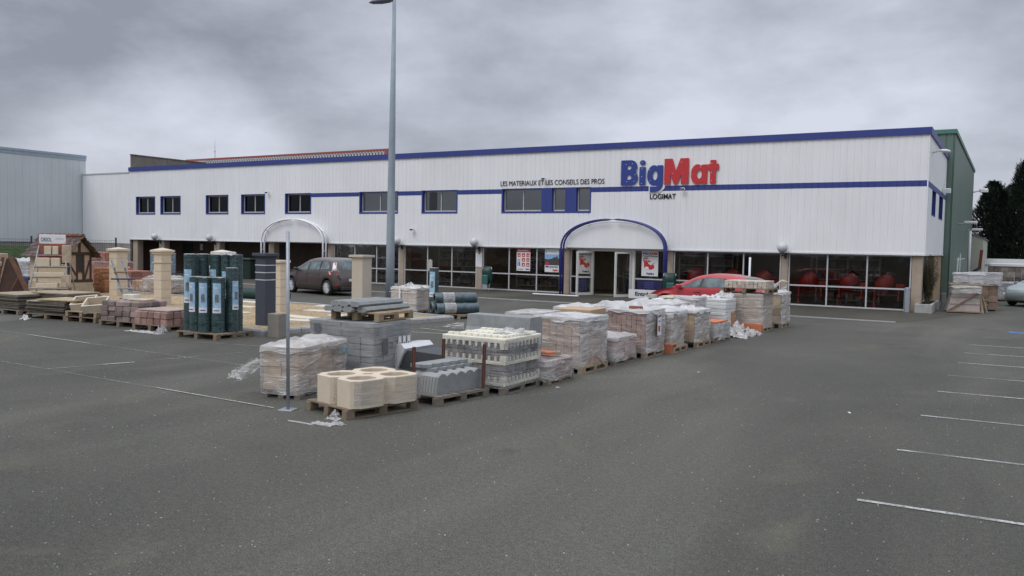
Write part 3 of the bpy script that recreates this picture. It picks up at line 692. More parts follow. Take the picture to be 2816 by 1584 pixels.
# ------------------------------------------------------------------ lettering on the facade
def arc(cx, cy, rx, ry, a0, a1, n=14):
    return [(cx + rx * cos(radians(a0 + (a1 - a0) * i / n)), cy + ry * sin(radians(a0 + (a1 - a0) * i / n))) for i in range(n + 1)]
def letter(polys, mat, parent, x, z, s, sx=1.0, y=FY - .03, depth=.05, nm='letter'):
    cu = bpy.data.curves.new('l', 'CURVE'); cu.dimensions = '2D'; cu.fill_mode = 'BOTH'; cu.extrude = depth / 2
    for P in polys:
        sp = cu.splines.new('POLY'); sp.points.add(len(P) - 1)
        for q, (a, b) in zip(sp.points, P): q.co = (a, b, 0, 1)
        sp.use_cyclic_u = True
    Mx = T(x, y, z) @ Matrix(((s * sx, 0, 0, 0), (0, 0, 1, 0), (0, s, 0, 0), (0, 0, 0, 1)))
    return curve_mesh(cu, nm, mat, parent, Mx)
sg = thing('store_sign', 'large blue and red BigMat name sign on the white cladding above the entrance', 'sign', (0, 0, 0))
H = 1.14; BZs = 5.13
# B
B = [[(0, 0)] + [(0, 1), (.38, 1)] + arc(.38, .745, .25, .255, 90, -35, 12) + arc(.38, .30, .28, .30, 38, -90, 12),
     [(.24, .62), (.24, .80)] + arc(.30, .71, .11, .09, 90, -90, 8), [(.24, .22), (.24, .42)] + arc(.30, .32, .12, .10, 90, -90, 8)]
ii = [[(0, 0), (.22, 0), (.22, .71), (0, .71)], arc(.11, .885, .10, .10, 0, 345, 20)]
g_ = [[(.62, .76), (.40, .76), (.40, .70)] + arc(.27, .37, .27, .40, 70, 290, 22) + [(.40, .06), (.38, -.03)] + arc(.30, -.02, .10, .06, 0, -100, 6) + [(.12, -.06), (.12, -.27)] + arc(.28, .0, .34, .28, -100, 0, 10)[:],
      arc(.31, .37, .10, .19, 0, 345, 20)]
m_ = [[(0, 0), (0, 1), (.34, 1), (.50, .53), (.68, 1), (1.04, 1), (1.04, 0), (.72, 0), (.72, .38), (.57, 0), (.42, 0), (.27, .38), (.27, 0)]]
a_ = [[(.68, 0), (.68, .73), (.45, .73), (.44, .68)] + arc(.27, .365, .27, .385, 70, 290, 22) + [(.44, .05), (.45, 0)], arc(.35, .365, .105, .17, 0, 345, 20)]
t_ = [[(.10, 0), (.36, 0), (.36, .52), (.48, .52), (.48, .74), (.36, .74), (.36, .89), (.10, .89), (.10, .74), (0, .74), (0, .52), (.10, .52)]]
def halo(polys, mat, *a):
    return letter(polys[:1] if len(polys[0]) > 4 else polys, mat, *a)
spec = [(B, LETTERB, -15.60, 1.09), (ii, LETTERB, -14.70, 1.18), (g_, LETTERB, -14.32, 1.05), (m_, LETTERR, -13.51, .95), (a_, LETTERR, -12.28, .95), (t_, LETTERR, -11.52, .88)]
for P, mt, x, sx in spec: letter(P, mt, sg, x, BZs, H, sx, y=FY - .055, depth=.035)
# white backing band behind the descender of the g and pale outline around the letters
mb = MB(); mb.prism([(-14.24, 4.78), (-14.24, 5.13), (-13.46, 5.13), (-13.50, 4.96), (-13.72, 4.78)], FY - .034, FY - .012, 'y'); mb.build('backing', WFLASH, sg)
mb = MB()
rnd = random.Random(2)
for x, z in [(-15.55, 6.08), (-15.25, 6.1), (-15.1, 5.6), (-15.5, 5.3), (-15.15, 5.3), (-14.78, 6.15), (-14.78, 5.85), (-14.78, 5.5), (-14.78, 5.2), (-14.4, 5.8), (-14.08, 5.5), (-14.38, 5.3), (-13.7, 6.1), (-12.92, 6.1), (-13.3, 5.6), (-13.7, 5.25), (-12.95, 5.25), (-12.45, 5.55), (-12.05, 5.85), (-11.55, 6.0), (-11.55, 5.6), (-11.55, 5.25)]:
    mb.lathe([(0, 0), (.018, 0), (.018, .01), (0, .012)], 6, 0, T(x + .2, FY - .073, z) @ Matrix.Rotation(pi / 2, 4, 'X'))
mb.build('fixing_screw', WPLAS, sg)
s2 = thing('slogan_sign', 'thin black capitals reading LES MATERIAUX ET LES CONSEILS DES PROS above the wide window', 'sign')
text_mesh('LES MATERIAUX ET LES CONSEILS DES PROS', -22.13, 5.24, 5.68, .235, FY - .02, LETTERK, s2, bold=-.004)
s3 = thing('name_sign', 'small bold black capitals reading LOGIMAT under the blue band', 'sign')
text_mesh('LOGIMAT', -14.18, 4.50, 1.22, .225, FY - .02, LETTERK, s3, bold=.018)

# ------------------------------------------------------------------ arches over the entrances
def arch(name, lab, x0, x1, ztop, mat, r, gap, infill):
    a = thing(name, lab, 'arch', ((x0 + x1) / 2, FY - .28, 0)); hw = (x1 - x0) / 2; zs = 2.15
    for q, off in ((0, 0.0), (1, gap)):
        pts = [(-hw, -off, 0), (-hw, -off, zs - .1)] + [(hw * -cos(pi * i / 28) * 1.0, -off, zs + (ztop - zs) * (sin(pi * i / 28) ** .82 if 0 < i < 28 else 0)) for i in range(0, 29)] + [(hw, -off, zs - .1), (hw, -off, 0)]
        mb = MB(); mb.tube(pts, r, 10); mb.build('tube', mat, a)
    mb = MB()
    for sx in (-1, 1):
        for z in (.5, 1.75): mb.tube([(sx * hw, 0, z), (sx * hw, -gap, z)], r * .55, 8)
    for t in (.16, .34, .66, .84):
        p = (-hw * cos(pi * t), zs + (ztop - zs) * sin(pi * t) ** .82); mb.tube([(p[0], 0, p[1]), (p[0], -gap, p[1])], r * .55, 8)
    mb.build('spacer', mat, a)
    # ribbed canopy panel filling the head of the arch, fixed to the wall
    n = 30; hw2 = hw - .10
    rim = [(hw2 * -cos(pi * i / n), zs + .09 + (ztop - zs - .16) * (sin(pi * i / n) ** .82 if 0 < i < n else 0)) for i in range(n + 1)]
    mb = MB(); mb.prism(rim, -.02, .20, 'y'); mb.build('canopy_panel', WHITE, a)
    mb = MB()
    for i in range(n):
        (xa, za), (xb, zb) = rim[i], rim[i + 1]
        mb.add([(xa, -.03, za), (xb, -.03, zb), (xb, .27, zb), (xa, .27, za), (xa * .985, -.03, za - .045), (xb * .985, -.03, zb - .045), (xb * .985, .27, zb - .045), (xa * .985, .27, za - .045)], [(0, 1, 2, 3), (4, 7, 6, 5), (0, 4, 5, 1)])
    mb.build('canopy_rim', WFLASH, a)
    mb = MB(); ribs(mb, -hw2 * .96, hw2 * .96, zs + .09, zs + .10, -.03)
    return a
arch('blue_arch', 'blue double tube arch around the open entrance door', -18.38, -13.22, 3.56, BLUEP, .048, .26, True)
arch('white_arch', 'white double tube arch over the dark recess behind the brown car', -38.60, -33.62, 3.56, WFLASH, .05, .24, True)

# ------------------------------------------------------------------ wall globes and lamps
def globe(x, lab, first=[None]):
    if first[0]: return dup(first[0], (x, FY, 2.38), 0, lab)
    t = thing('globe_lamp', lab, 'wall lamp', (x, FY, 2.38), 0, 'opal globe lamps along the front of the store')
    mb = MB(); mb.lathe([(.22 * sin(pi * i / 14), -.22 * cos(pi * i / 14)) for i in range(15)], 20, 0, T(0, -.33, .03)); mb.build('globe', GLOBE, t)
    mb = MB(); mb.lathe([(.10, -.04), (.10, .03), (.07, .05)], 14, 0, T(0, -.33, -.20)); mb.tube([(0, -.33, -.22), (0, -.30, -.30), (.05, .06, -.30)], .02, 8); mb.box(.0, .10, .04, .10, -.42, -.20); mb.build('bracket', BLKPL, t)
    first[0] = t; return t
globe(-48.86, 'leftmost opal globe lamp, on the first pier left of the dark recess')
globe(-43.45, 'opal globe lamp second from the left, above the cream column behind the wire rolls')
globe(-28.45, 'opal globe lamp mostly hidden behind the tall lamp post')
globe(-23.45, 'opal globe lamp left of the window with the red service poster')
globe(-8.18, 'rightmost opal globe lamp, between the two bays of red mixers')
def small_lamp(x, z, lab, name='floodlight', cat='floodlight'):
    t = thing(name, lab, cat, (x, FY, z)); mb = MB(); mb.tube([(0, 0, .06), (0, -.16, .06)], .018, 6); mb.build('bracket', ALU, t)
    mb = MB(); mb.bbox(-.10, .10, -.24, -.12, -.05, .06, .02); mb.build('housing', WPLAS, t); mb = MB(); mb.box(-.085, .085, -.248, -.242, -.035, .04); mb.build('lens', BLKPL, t); return t
small_lamp(-19.6, 5.52, 'small floodlight above the slogan lettering'); small_lamp(-12.60, 4.9, 'small floodlight on the blue band right of the descending g')
small_lamp(-27.56, 3.02, 'tiny white fitting on the blank cladding right of the lamp post', 'wall_sensor', 'sensor')
small_lamp(-38.53, 5.16, 'tiny white fitting above the right corner of the fourth window', 'wall_sensor', 'sensor')
small_lamp(-20.6 - 12.2, 5.2, 'tiny white fitting left of the window beside the lamp post', 'wall_sensor', 'sensor') if False else None
t = thing('corner_lamp', 'white lamp head on a short arm at the right top corner of the store', 'wall lamp', (XRr, 37.2, 6.30))
mb = MB(); mb.tube([(0, 0, -.02), (.3, -.25, .05)], .035, 8); mb.build('arm', WPLAS, t)
mb = MB(); mb.lathe([(0, 0), (.05, .02), (.10, .15), (.12, .30), (.09, .46), (.03, .54), (0, .545)], 14, 0, T(.22, -.2, .04) @ Matrix.Rotation(radians(-48), 4, 'Z') @ Matrix.Rotation(radians(88), 4, 'X') @ Matrix.Diagonal((1, .62, -1, 1)).to_4x4()); mb.build('lamp_head', WPLAS, t)
t = thing('wall_projector', 'small white projector on the side wall just above the blue band', 'floodlight', (XRr, 43.2, 5.05))
mb = MB(); mb.bbox(0, .35, -.12, .12, .0, .22, .03); mb.bbox(.05, .12, .1, .3, .1, .5, .02); mb.build('housing', WPLAS, t)
t = thing('shed_lamp', 'lamp head sticking out from the far top corner of the green shed', 'wall lamp', (-2.6, 67.0, 6.6))
mb = MB(); mb.tube([(0, 0, 0), (.45, 0, .1)], .04, 8); mb.bbox(.4, .95, -.15, .15, .0, .26, .07); mb.build('lamp_head', WPLAS, t)

# ------------------------------------------------------------------ posters in the windows
def poster(lab, x0, x1, z0, z1, y=GY - .045, cat='poster', name='window_poster'):
    t = thing(name, lab, cat, (x0, y, z0)); mb = MB(); mb.box(0, x1 - x0, 0, .006, 0, z1 - z0); mb.build('sheet', SIGNW, t); return t, x1 - x0, z1 - z0
def flat(t, nm, mat, x0, x1, z0, z1, d=.004):
    mb = MB(); mb.box(x0, x1, -d, -.001, z0, z1); return mb.build(nm, mat, t)
t, W_, H_ = poster('poster with a red header reading Nos services and nine red pictures', -21.20, -20.42, 1.03, 2.14)
flat(t, 'header', SIGNR, 0, W_, H_ - .18, H_); text_mesh('Nos services...', .09, H_ - .13, .62, .075, -.008, SIGNW, t, bold=.02, ext=.002)
for i in range(3):
    for j in range(3):
        if i == 0 and j > 0: continue
        flat(t, 'picture', SIGNR, .05 + i * .255, .22 + i * .255, H_ - .42 - j * .235, H_ - .24 - j * .235)
        mb = MB(); mb.prism([(.08 + i * .255, H_ - .37 - j * .235), (.19 + i * .255, H_ - .38 - j * .235), (.15 + i * .255, H_ - .29 - j * .235)], -.008, -.005, 'y'); mb.build('picture_mark', SIGNW, t)
for q in (0, .09):
    mb = MB(); mb.box(.06 + q, .11 + q, -.004, -.001, .24, .42); mb.build('printed_trousers', LETTERB, t)
    mb = MB(); mb.box(.055 + q, .115 + q, -.004, -.001, .42, .60); mb.build('printed_shirt', M('shirt_grey', (.3, .38, .4), .6), t)
text_mesh('Votre magasin', .04, .07, .34, .04, -.005, LETTERK, t, bold=.02, ext=.002); text_mesh('BigMat', .52, .07, .22, .06, -.005, SIGNB, t, bold=.04, ext=.002)
t, W_, H_ = poster('poster with a blue sky over a dark treeline, hanging left of the blue arch', -19.60, -18.82, 1.02, 2.14)
flat(t, 'sky_print', SKYB, 0, W_, .56, H_ - .26)
mb = MB(); mb.prism([(0, .34), (W_, .34), (W_, .62), (.66, .80), (.6, .70), (.52, .74), (.4, .66), (.2, .62), (0, .64)], -.008, -.005, 'y'); mb.build('treeline_print', DARKPR, t)
mb = MB(); mb.prism([(.02, .34), (.26, .34), (.26, .42), (.14, .52), (.02, .42)], -.012, -.009, 'y'); mb.build('red_house_mark', SIGNR, t)
flat(t, 'blue_box', SIGNB, .04, .22, .22, .30); text_mesh('LES MATINS', .26, .22, .46, .07, -.005, LETTERK, t, bold=.03, ext=.002); text_mesh('BigMat', .45, .06, .28, .08, -.005, LETTERR, t, bold=.04, ext=.002)
mb = MB(); mb.box(.05, .12, -.004, -.001, H_ - .2, H_ - .05); mb.box(.2, .6, -.004, -.001, H_ - .12, H_ - .09); mb.build('print_mark', LBLUE, t)
def promo(lab, x0):
    t, W_, H_ = poster(lab, x0, x0 + .80, 1.0, 2.14)
    text_mesh('BIG', .06, H_ - .16, .27, .10, -.005, LETTERB, t, bold=.05, ext=.002); text_mesh('JOURS', .35, H_ - .16, .40, .10, -.005, LETTERR, t, bold=.05, ext=.002)
    text_mesh('Travaux de Printemps', .06, H_ - .25, .70, .055, -.005, LETTERK, t, bold=.03, ext=.002)
    text_mesh('PRIX', .09, H_ - .38, .24, .08, -.005, LETTERR, t, bold=.05, ext=.002, rot=Matrix.Rotation(radians(-6), 4, 'Y')); text_mesh('FOUS!', .07, H_ - .47, .36, .08, -.005, LETTERR, t, bold=.05, ext=.002, rot=Matrix.Rotation(radians(6), 4, 'Y'))
    mb = MB(); mb.prism([(.12, .38), (.30, .36), (.45, .29), (.60, .36), (.62, .46), (.56, .55), (.44, .50), (.32, .58), (.28, .66), (.12, .70)], -.008, -.002, 'y'); mb.prism([(.54, .54), (.64, .60), (.635, .615), (.53, .56)], -.008, -.002, 'y'); mb.build('barrow_print', LETTERR, t)
    mb = MB(); mb.prism([(.18, .33), (.33, .33), (.36, .37), (.30, .43), (.17, .42)], -.012, -.009, 'y'); mb.build('price_mark', WFLASH, t)
    text_mesh('BigMat', .25, .07, .36, .09, -.005, LETTERB, t, bold=.05, ext=.002)
    return t
promo('BIGJOURS promotional poster partly behind the open left door leaf', -17.80)
promo('BIGJOURS promotional poster in the window right of the entrance', -14.55)
t = thing('window_notice', 'dark blue notice panel with small print in the lower window left of the door', 'notice', (-17.9, GY - .03, .12)); flat(t, 'sheet', M('notice_navy', (.018, .020, .075), .4, .1), 0, .62, 0, .66)
for i in range(5): flat(t, 'print_line', M('print_violet', (.12, .12, .42), .6), .1, .5, .14 + i * .10, .155 + i * .10, .008)
t = thing('window_notice', 'dark blue notice panel above the Entree sign', 'notice', (-14.75, GY - .03, .26)); flat(t, 'sheet', M('notice_navy', (.018, .020, .075), .4, .1), 0, 1.2, 0, .55)
for i in range(4): flat(t, 'print_line', M('print_violet', (.12, .12, .42), .6), .35, .8, .2 + i * .08, .215 + i * .08, .008)
t = thing('entrance_sign', 'white board reading Entrée standing on the ground beside the red car', 'sign', (-14.9, FY - .45, .0))
mb = MB(); mb.prism([(0, 0), (1.62, 0), (1.42, .20), (1.62, .40), (0, .40)], -.03, .01, 'y'); mb.build('board', SIGNW, t)
text_mesh('Entrée', .32, .13, .80, .17, -.036, LETTERK, t, bold=.03, ext=.004); text_mesh('8-12', 1.15, .15, .25, .10, -.036, M('mid_grey', (.25, .28, .28), .6), t, bold=.03, ext=.004) if False else None
t = thing('pier_notice', 'white paper sheet on the beige pier left of the service poster', 'notice', (-23.62, FY + .09, 1.15)); flat(t, 'sheet', SIGNW, 0, .40, 0, .72, .008)
t = thing('pier_plate', 'tiny brown plate high on the pier above the white paper sheet', 'plate', (-23.46, FY + .09, 1.93)); flat(t, 'sheet', RUST, 0, .12, 0, .05, .008); flat(t, 'sheet', RUST, 0, .12, -.12, -.06, .008)
t = thing('white_batten', 'long white board lying on the ground before the blue arch', 'board', (-19.4, FY - 1.3, .0), radians(1))
mb = MB(); mb.bbox(0, 1.2, -.09, .09, .0, .045, .008); mb.bbox(1.21, 2.35, -.10, .08, .0, .045, .008); mb.build('board', WFLASH, t)

# ------------------------------------------------------------------ concrete mixers behind the glass
def mixer(lab, x, y, rz, first=[None]):
    if first[0]: return dup(first[0], (x, y, 0.03), rz, lab)
    t = thing('concrete_mixer', lab, 'concrete mixer', (x, y, .03), rz, 'red concrete mixers shown behind the shop glass')
    mb = MB(); mb.lathe([(0, -.42), (.18, -.40), (.34, -.22), (.37, 0), (.33, .15), (.20, .36), (.19, .40)], 22, 0, T(-.05, 0, 1.02) @ Matrix.Rotation(radians(38), 4, 'Y')); mb.build('drum', MIXRED, t)
    mb = MB(); mb.lathe([(0, .41), (.185, .41)], 18, 0, T(-.05, 0, 1.02) @ Matrix.Rotation(radians(38), 4, 'Y')); mb.build('drum_mouth', BLKPL, t)
    mb = MB()
    for x0 in (-.42, .46):
        for s in (-1, 1): mb.bar((x0, s * .30, 0.0), (x0, s * .06, .85), .05)
        mb.bar((x0, -.30, .34), (x0, .30, .34), .045)
    mb.bar((-.42, 0, .55), (.46, 0, .55), .05); mb.bar((-.42, 0, .80), (.46, 0, .80), .05); mb.build('frame', MIXRED, t)
    mb = MB(); mb.bbox(.34, .70, -.16, .16, .78, 1.02, .04); mb.build('motor_box', MIXRED, t)
    mb = MB(); mb.box(.60, .68, -.17, -.161, .80, .84); mb.build('sticker', WPLAS, t)
    for s in (-.28, .28):
        mb = MB(); mb.lathe([(0, -.03), (.13, -.03), (.15, 0), (.13, .03), (0, .03)], 16, 0, T(.46, s, .15) @ Matrix.Rotation(pi / 2, 4, 'X')); mb.build('wheel', BLACK, t)
    first[0] = t; return t
MX = [(-7.25, 36.45, .1, 'red concrete mixer behind the left pane of the rightmost bay'), (-5.65, 36.5, -.1, 'red concrete mixer behind the middle pane of the rightmost bay'), (-4.3, 36.45, .05, 'red concrete mixer behind the right pane of the rightmost bay'),
      (-12.2, 36.6, .5, 'red concrete mixer behind the glass above the bonnet of the red car'), (-10.5, 36.5, .2, 'red concrete mixer behind the glass over the roof of the red car'), (-9.1, 36.5, -.2, 'red concrete mixer behind the glass left of the rightmost globe lamp')]
for x, y, rz, lab in MX: mixer(lab, x, y, rz)
# green wheelbarrows upright outside and inside
def barrow(lab, x, y, rz, inside=False, first=[None]):
    if first[0]: return dup(first[0], (x, y, 0), rz, lab)
    t = thing('wheelbarrow', lab, 'wheelbarrow', (x, y, 0), rz, 'wheelbarrows stood on end at the shop front'); t.scale = (.88, .88, .88)
    mb = MB()
    def f(i, j):
        u = i / 10 * 2 - 1; v = j / 10; w_ = .36 - .06 * v * v; return (w_ * u * (1 - .06 * abs(2 * v - 1) ** 3), -.22 * (1 - u ** 4) * (1 - (2 * v - 1) ** 4) - .02, .38 + v * 1.0)
    mb.grid(f, 10, 10); mb.build('tub', GREENTB, t)
    mb = MB()
    for s in (-1, 1): mb.tube([(s * .30, -.05, 1.34), (s * .24, .03, .75), (s * .20, -.10, .30), (s * .22, -.20, .0)], .018, 8)
    mb.tube([(-.20, -.1, .3), (.20, -.1, .3)], .015, 8); mb.build('frame', ALU, t)
    mb = MB(); mb.prism([(-.18, .08), (.18, .08), (.13, .42), (-.13, .42)], -.26, -.24, 'y'); mb.build('prop_panel', M('grey_steel', (.3, .34, .36), .5, .1), t)
    mb = MB(); mb.bbox(-.20, .20, -.30, -.24, .42, .90, .04); mb.build('second_tub', M('teal_tub', (.035, .13, .12), .4), t)
    first[0] = t; return t
barrow('green wheelbarrow stood on end outside the window left of the service poster', -22.45, 35.1, 0)
barrow('green wheelbarrow stood on end outside beside the bonnet of the red car', -12.85, 34.9, .5)
for x, y, lab in [(-26.2, 37.4, 'dark garden trolley tub behind the glass, left one of the pair near the sign plate'), (-24.8, 37.6, 'dark garden trolley tub behind the glass, left of the globe lamp pier')]:
    t = thing('garden_tub', lab, 'tub', (x, y, .02)); mb = MB(); mb.lathe([(.0, .35), (.35, .40), (.48, .95), (.46, .96), (.3, .45), (0, .44)], 16, 0, Matrix.Diagonal((1.1, .7, 1, 1)).to_4x4()); mb.build('tub', GREENTB, t)
    mb = MB()
    for s in (-.4, -.13, .13, .4): mb.tube([(s, 0, .02), (s, 0, .8)], .02, 6)
    mb.build('frame', ALU, t)
t = thing('display_table', 'table with hanging goods behind the glass left of the blue arch', 'table', (-19.6, 37.4, .02)); mb = MB(); mb.bbox(-1.0, .9, -.4, .4, .80, .86, .02)
for a in (-.9, .8):
    for b in (-.35, .3): mb.box(a, a + .06, b, b + .06, 0, .80)
mb.build('table_frame', M('table_wood', (.22, .16, .11), .7), t)
for q, (x, lab) in enumerate([(-32.0, 'shop shelf rack of small goods behind the first glazed bay from the left'), (-27.0, 'shop shelf rack behind the glazed bay left of the globe lamp pier'), (-21.8, 'shop shelf rack behind the window with the service poster'), (-12.6, 'shop shelf rack behind the glass right of the blue arch'), (-6.2, 'shop shelf rack behind the three red mixers of the last bay')]):
    t = thing('shop_shelf', lab, 'shelf', (x, 39.3, .03), 0, 'shelf racks inside the shop'); mb = MB(); rnd = random.Random(q)
    for a in (-1.3, 0, 1.3): mb.box(a - .03, a + .03, -.25, .25, 0, 2.0)
    for z in (.1, .55, 1.0, 1.45, 1.9): mb.box(-1.3, 1.3, -.25, .25, z, z + .03)
    mb.build('frame', WPLAS, t); mb = MB()
    for z in (.13, .58, 1.03, 1.48):
        a = -1.25
        while a < 1.1:
            b = rnd.uniform(.10, .34); mb.box(a, a + b, -.24, .15, z, z + rnd.uniform(.14, .34)); a += b + rnd.uniform(.01, .12)
    mb.build('goods', M('shelf_goods', (.26, .20, .17), .6, .5, 3, island=.7), t)
t = thing('shop_counter', 'dark counter seen through the open entrance', 'counter', (-15.9, 40.0, .03)); mb = MB(); mb.bbox(-1.2, .6, -.3, .3, 0, 1.05, .02); mb.build('counter', M('counter', (.06, .07, .09), .5), t)
mb = MB(); mb.box(.2, .38, -.33, -.31, .75, 1.02); mb.build('notice', SIGNW, t)

# ------------------------------------------------------------------ street lamp and posts
t = thing('lamp_post', 'very tall tapered grey steel lamp post standing in the middle of the yard', 'lamp post', (-18.45, 22.60, 0))
mb = MB(); mb.tube([(0, 0, .02), (0, 0, 2.2), (.02, 0, 6), (.05, 0, 10.9)], [.155, .145, .112, .052], 12); mb.build('pole', M('pale_blue_grey_steel', (.27, .32, .36), .6, .08, 3), t)
mb = MB(); mb.bbox(-.2, .2, -.2, .2, 0.1, .135, .01); mb.build('base_plate', GALV, t)
hd = MB(); hd.lathe([(0, 0), (.06, .0), (.14, .15), (.17, .40), (.12, .72), (.02, .85), (0, .86)], 14, 0, T(.02, 0, 10.55) @ RZ(radians(31)) @ Matrix.Rotation(radians(-97), 4, 'Y') @ Matrix.Diagonal((.5, 1, 1, 1)).to_4x4()); hd.build('lamp_head', M('lamp_grey', (.12, .12, .16), .5), t)
t = thing('slim_post', 'slim grey steel post on a square base plate in front of the wrapped boxes', 'post', (-8.38, 8.12, 0))
mb = MB(); mb.tube([(0, 0, .01), (-.02, 0, 2.43)], .0245, 12); mb.build('pole', GALV, t); mb = MB(); mb.bbox(-.10, .10, -.10, .10, .0, .012, .003, 0, RZ(.3)); mb.build('base_plate', GALV, t)
t = thing('slim_post', 'slim white post rising behind the tail of the red car', 'post', (-8.18, 30.47, 0))
mb = MB(); mb.tube([(0, 0, .01), (0, 0, 2.02)], .038, 10); mb.build('pole', WPLAS, t); mb = MB(); mb.bbox(-.12, .12, -.12, .12, 0, .012, .003); mb.build('base_plate', GALV, t)
t = thing('sign_plate', 'small beige sign plate on a thin post behind the rolls of mesh', 'sign', (-17.5, 23.6, 0))
mb = MB(); mb.tube([(0, .03, .0), (0, .03, 1.75)], .022, 8); mb.build('pole', GALV, t); mb = MB(); mb.bbox(-.12, .11, -.01, .01, 1.36, 1.72, .004); mb.build('plate', M('beige_plate', (.42, .40, .36), .6), t)
mb = MB()
for x in (-.03, .03): mb.box(x - .012, x + .012, -.014, -.011, 1.56, 1.58)
mb.build('bolt', WPLAS, t)

# wire fence at the bank
t = thing('wire_fence', 'dark wire fence with navy posts below the grey shed', 'fence', (-54.0, 35.4, 0))
def fpt(s): return (-1.2 * min(1, s / 2.0) - s * .04 + .9 - .0, -s)
for i in range(9):
    x, y = fpt(i * 2.5 if i else 0.0); mb = MB(); mb.box(x - .04, x + .04, y - .04, y + .04, 0, 2.30); mb.build('post', NAVY, t)
for i in range(8):
    (x0, y0), (x1, y1) = fpt(i * 2.5), fpt(i * 2.5 + 2.5); mb = MB()
    for k in range(13): mb.bar((x0, y0, .05 + k * .17), (x1, y1, .05 + k * .17), .012)
    for k in range(1, 20):
        u = k / 20; mb.bar((x0 + (x1 - x0) * u, y0 + (y1 - y0) * u, .04), (x0 + (x1 - x0) * u, y0 + (y1 - y0) * u, 2.12), .008)
    mb.build('mesh_panel', GREENW, t)

# ------------------------------------------------------------------ display columns
def cap4(mb, hw, z, h1, h2, n=1):
    mb.add([(-hw, -hw, z), (hw, -hw, z), (hw, hw, z), (-hw, hw, z), (-hw, -hw, z + h1), (hw, -hw, z + h1), (hw, hw, z + h1), (-hw, hw, z + h1), (0, 0, z + h1 + h2)],
           [(0, 3, 2, 1), (0, 1, 5, 4), (1, 2, 6, 5), (2, 3, 7, 6), (3, 0, 4, 7), (4, 5, 8), (5, 6, 8), (6, 7, 8), (7, 4, 8)])
def column(lab, x, y, hw, top, nblk, caphw, style, mat=CREAM, rz=0.0):
    t = thing('gate_pillar', lab, 'pillar', (x, y, .0), rz); z0 = .05 if style != 'low' else 0; bh = (top - z0) / nblk
    mb = MB(); mb.box(-hw + .016, hw - .016, -hw + .016, hw - .016, z0, top - .01); 
    for i in range(nblk): mb.bbox(-hw, hw, -hw, hw, z0 + i * bh + .007, z0 + (i + 1) * bh - .007, .012)
    mb.build('shaft', mat, t)
    mb = MB()
    if style == 'ogee':
        mb.box(-hw - .03, hw + .03, -hw - .03, hw + .03, top - .30, top - .265); cap4(mb, hw + .035, top - .02, .04, .0); cap4(mb, caphw, top + .06, .05, .085)
        k = len(mb.v); a, b = hw + .005, caphw
        mb.add([(-a, -a, top + .0), (a, -a, top), (a, a, top), (-a, a, top), (-b, -b, top + .06), (b, -b, top + .06), (b, b, top + .06), (-b, b, top + .06)], [(0, 1, 5, 4), (1, 2, 6, 5), (2, 3, 7, 6), (3, 0, 4, 7)])
    elif style == 'pyr': cap4(mb, caphw, top, .07, .07)
    else: mb.bbox(-caphw, caphw, -caphw, caphw, top, top + .075, .008)
    mb.build('cap', mat if style != 'pale' else CREAMW, t)
    return t
column('cream block pillar with a low pyramid cap, leftmost, behind the small grey ladder', -29.1, 19.5, .235, 1.80, 6, .30, 'pyr')
column('cream block pillar with a wide moulded ogee cap behind the weathered pavers', -24.05, 17.70, .195, 1.80, 6, .275, 'ogee')
column('pale cream pillar with a pyramid cap rising behind the wire mesh rolls', -22.1, 18.5, .205, 1.83, 6, .26, 'pyr', M('pale_cream_stone', (.62, .58, .49), .85, .05))
column('slim cream block pillar right behind the dark grey pillar', -19.55, 18.6, .16, 1.62, 6, .22, 'flat')
column('plain rendered beige pillar with a flat cap behind the grey kerb slabs', -18.6, 21.3, .235, 1.80, 1, .31, 'flat', M('grey_beige_render', (.46, .41, .34), .85, .05, bump=.1))
t = thing('grey_pillar', 'anthracite pillar with three white strips and a flat cap', 'pillar', (-16.62, 15.30, .0))
mb = MB(); mb.box(-.18, .18, -.18, .18, .05, 1.90); mb.build('shaft', ANTH, t)
for z in (1.27, 1.46, 1.65): mb = MB(); mb.box(-.187, .187, -.187, .187, z, z + .022); mb.build('strip', WSTRIP, t)
mb = MB(); mb.bbox(-.245, .245, -.245, .245, 1.90, 1.97, .008); mb.bbox(-.21, .21, -.21, .21, 1.86, 1.90, .004); mb.build('cap', ANTH, t)
t = thing('concrete_block', 'grey-brown concrete block standing on the asphalt before the anthracite pillar', 'block', (-15.08, 14.25, 0), .1)
mb = MB(); mb.bbox(-.17, .17, -.15, .15, 0, .555, .01); mb.build('body', M('brown_grey_concrete', (.25, .225, .19), .9, .1, 6, bump=.2), t)
# ------------------------------------------------------------------ pallets, loads, film
def pallet(lab, x, y, rz, w=1.2, d=1.0, mat=WOOD, z=0.0, seed=0, across='x', h=.14):
    rnd = random.Random(seed * 7 + 3); t = thing('wooden_pallet', lab, 'pallet', (x, y, z), rz, 'wooden pallets under the goods')
    mb = MB(); n = 7
    for i in range(n):
        bw = d / n * .78; c = -d / 2 + d / n * (i + .5) + rnd.uniform(-.006, .006)
        mb.bbox(-w / 2 + rnd.uniform(-.01, .01), w / 2 + rnd.uniform(-.01, .01), c - bw / 2, c + bw / 2, h - .02, h, .003)
    if across == 'y':
        pass
    for c in (-w / 2 + .05, 0, w / 2 - .05): mb.box(c - .048, c + .048, -d / 2, d / 2, h - .04, h - .021)
    mb.build('deck', mat, t)
    for a in (-w / 2 + .055, 0, w / 2 - .055):
        mb = MB(); mb.box(a - .055, a + .045, -d / 2, d / 2, .0, .019)
        for b in (-d / 2 + .07, 0, d / 2 - .07): mb.bbox(a - .05 + rnd.uniform(-.004, .004), a + .05, b - .068, b + .068, .019, h - .041, .004)
        mb.build('runner', mat, t)
    return t
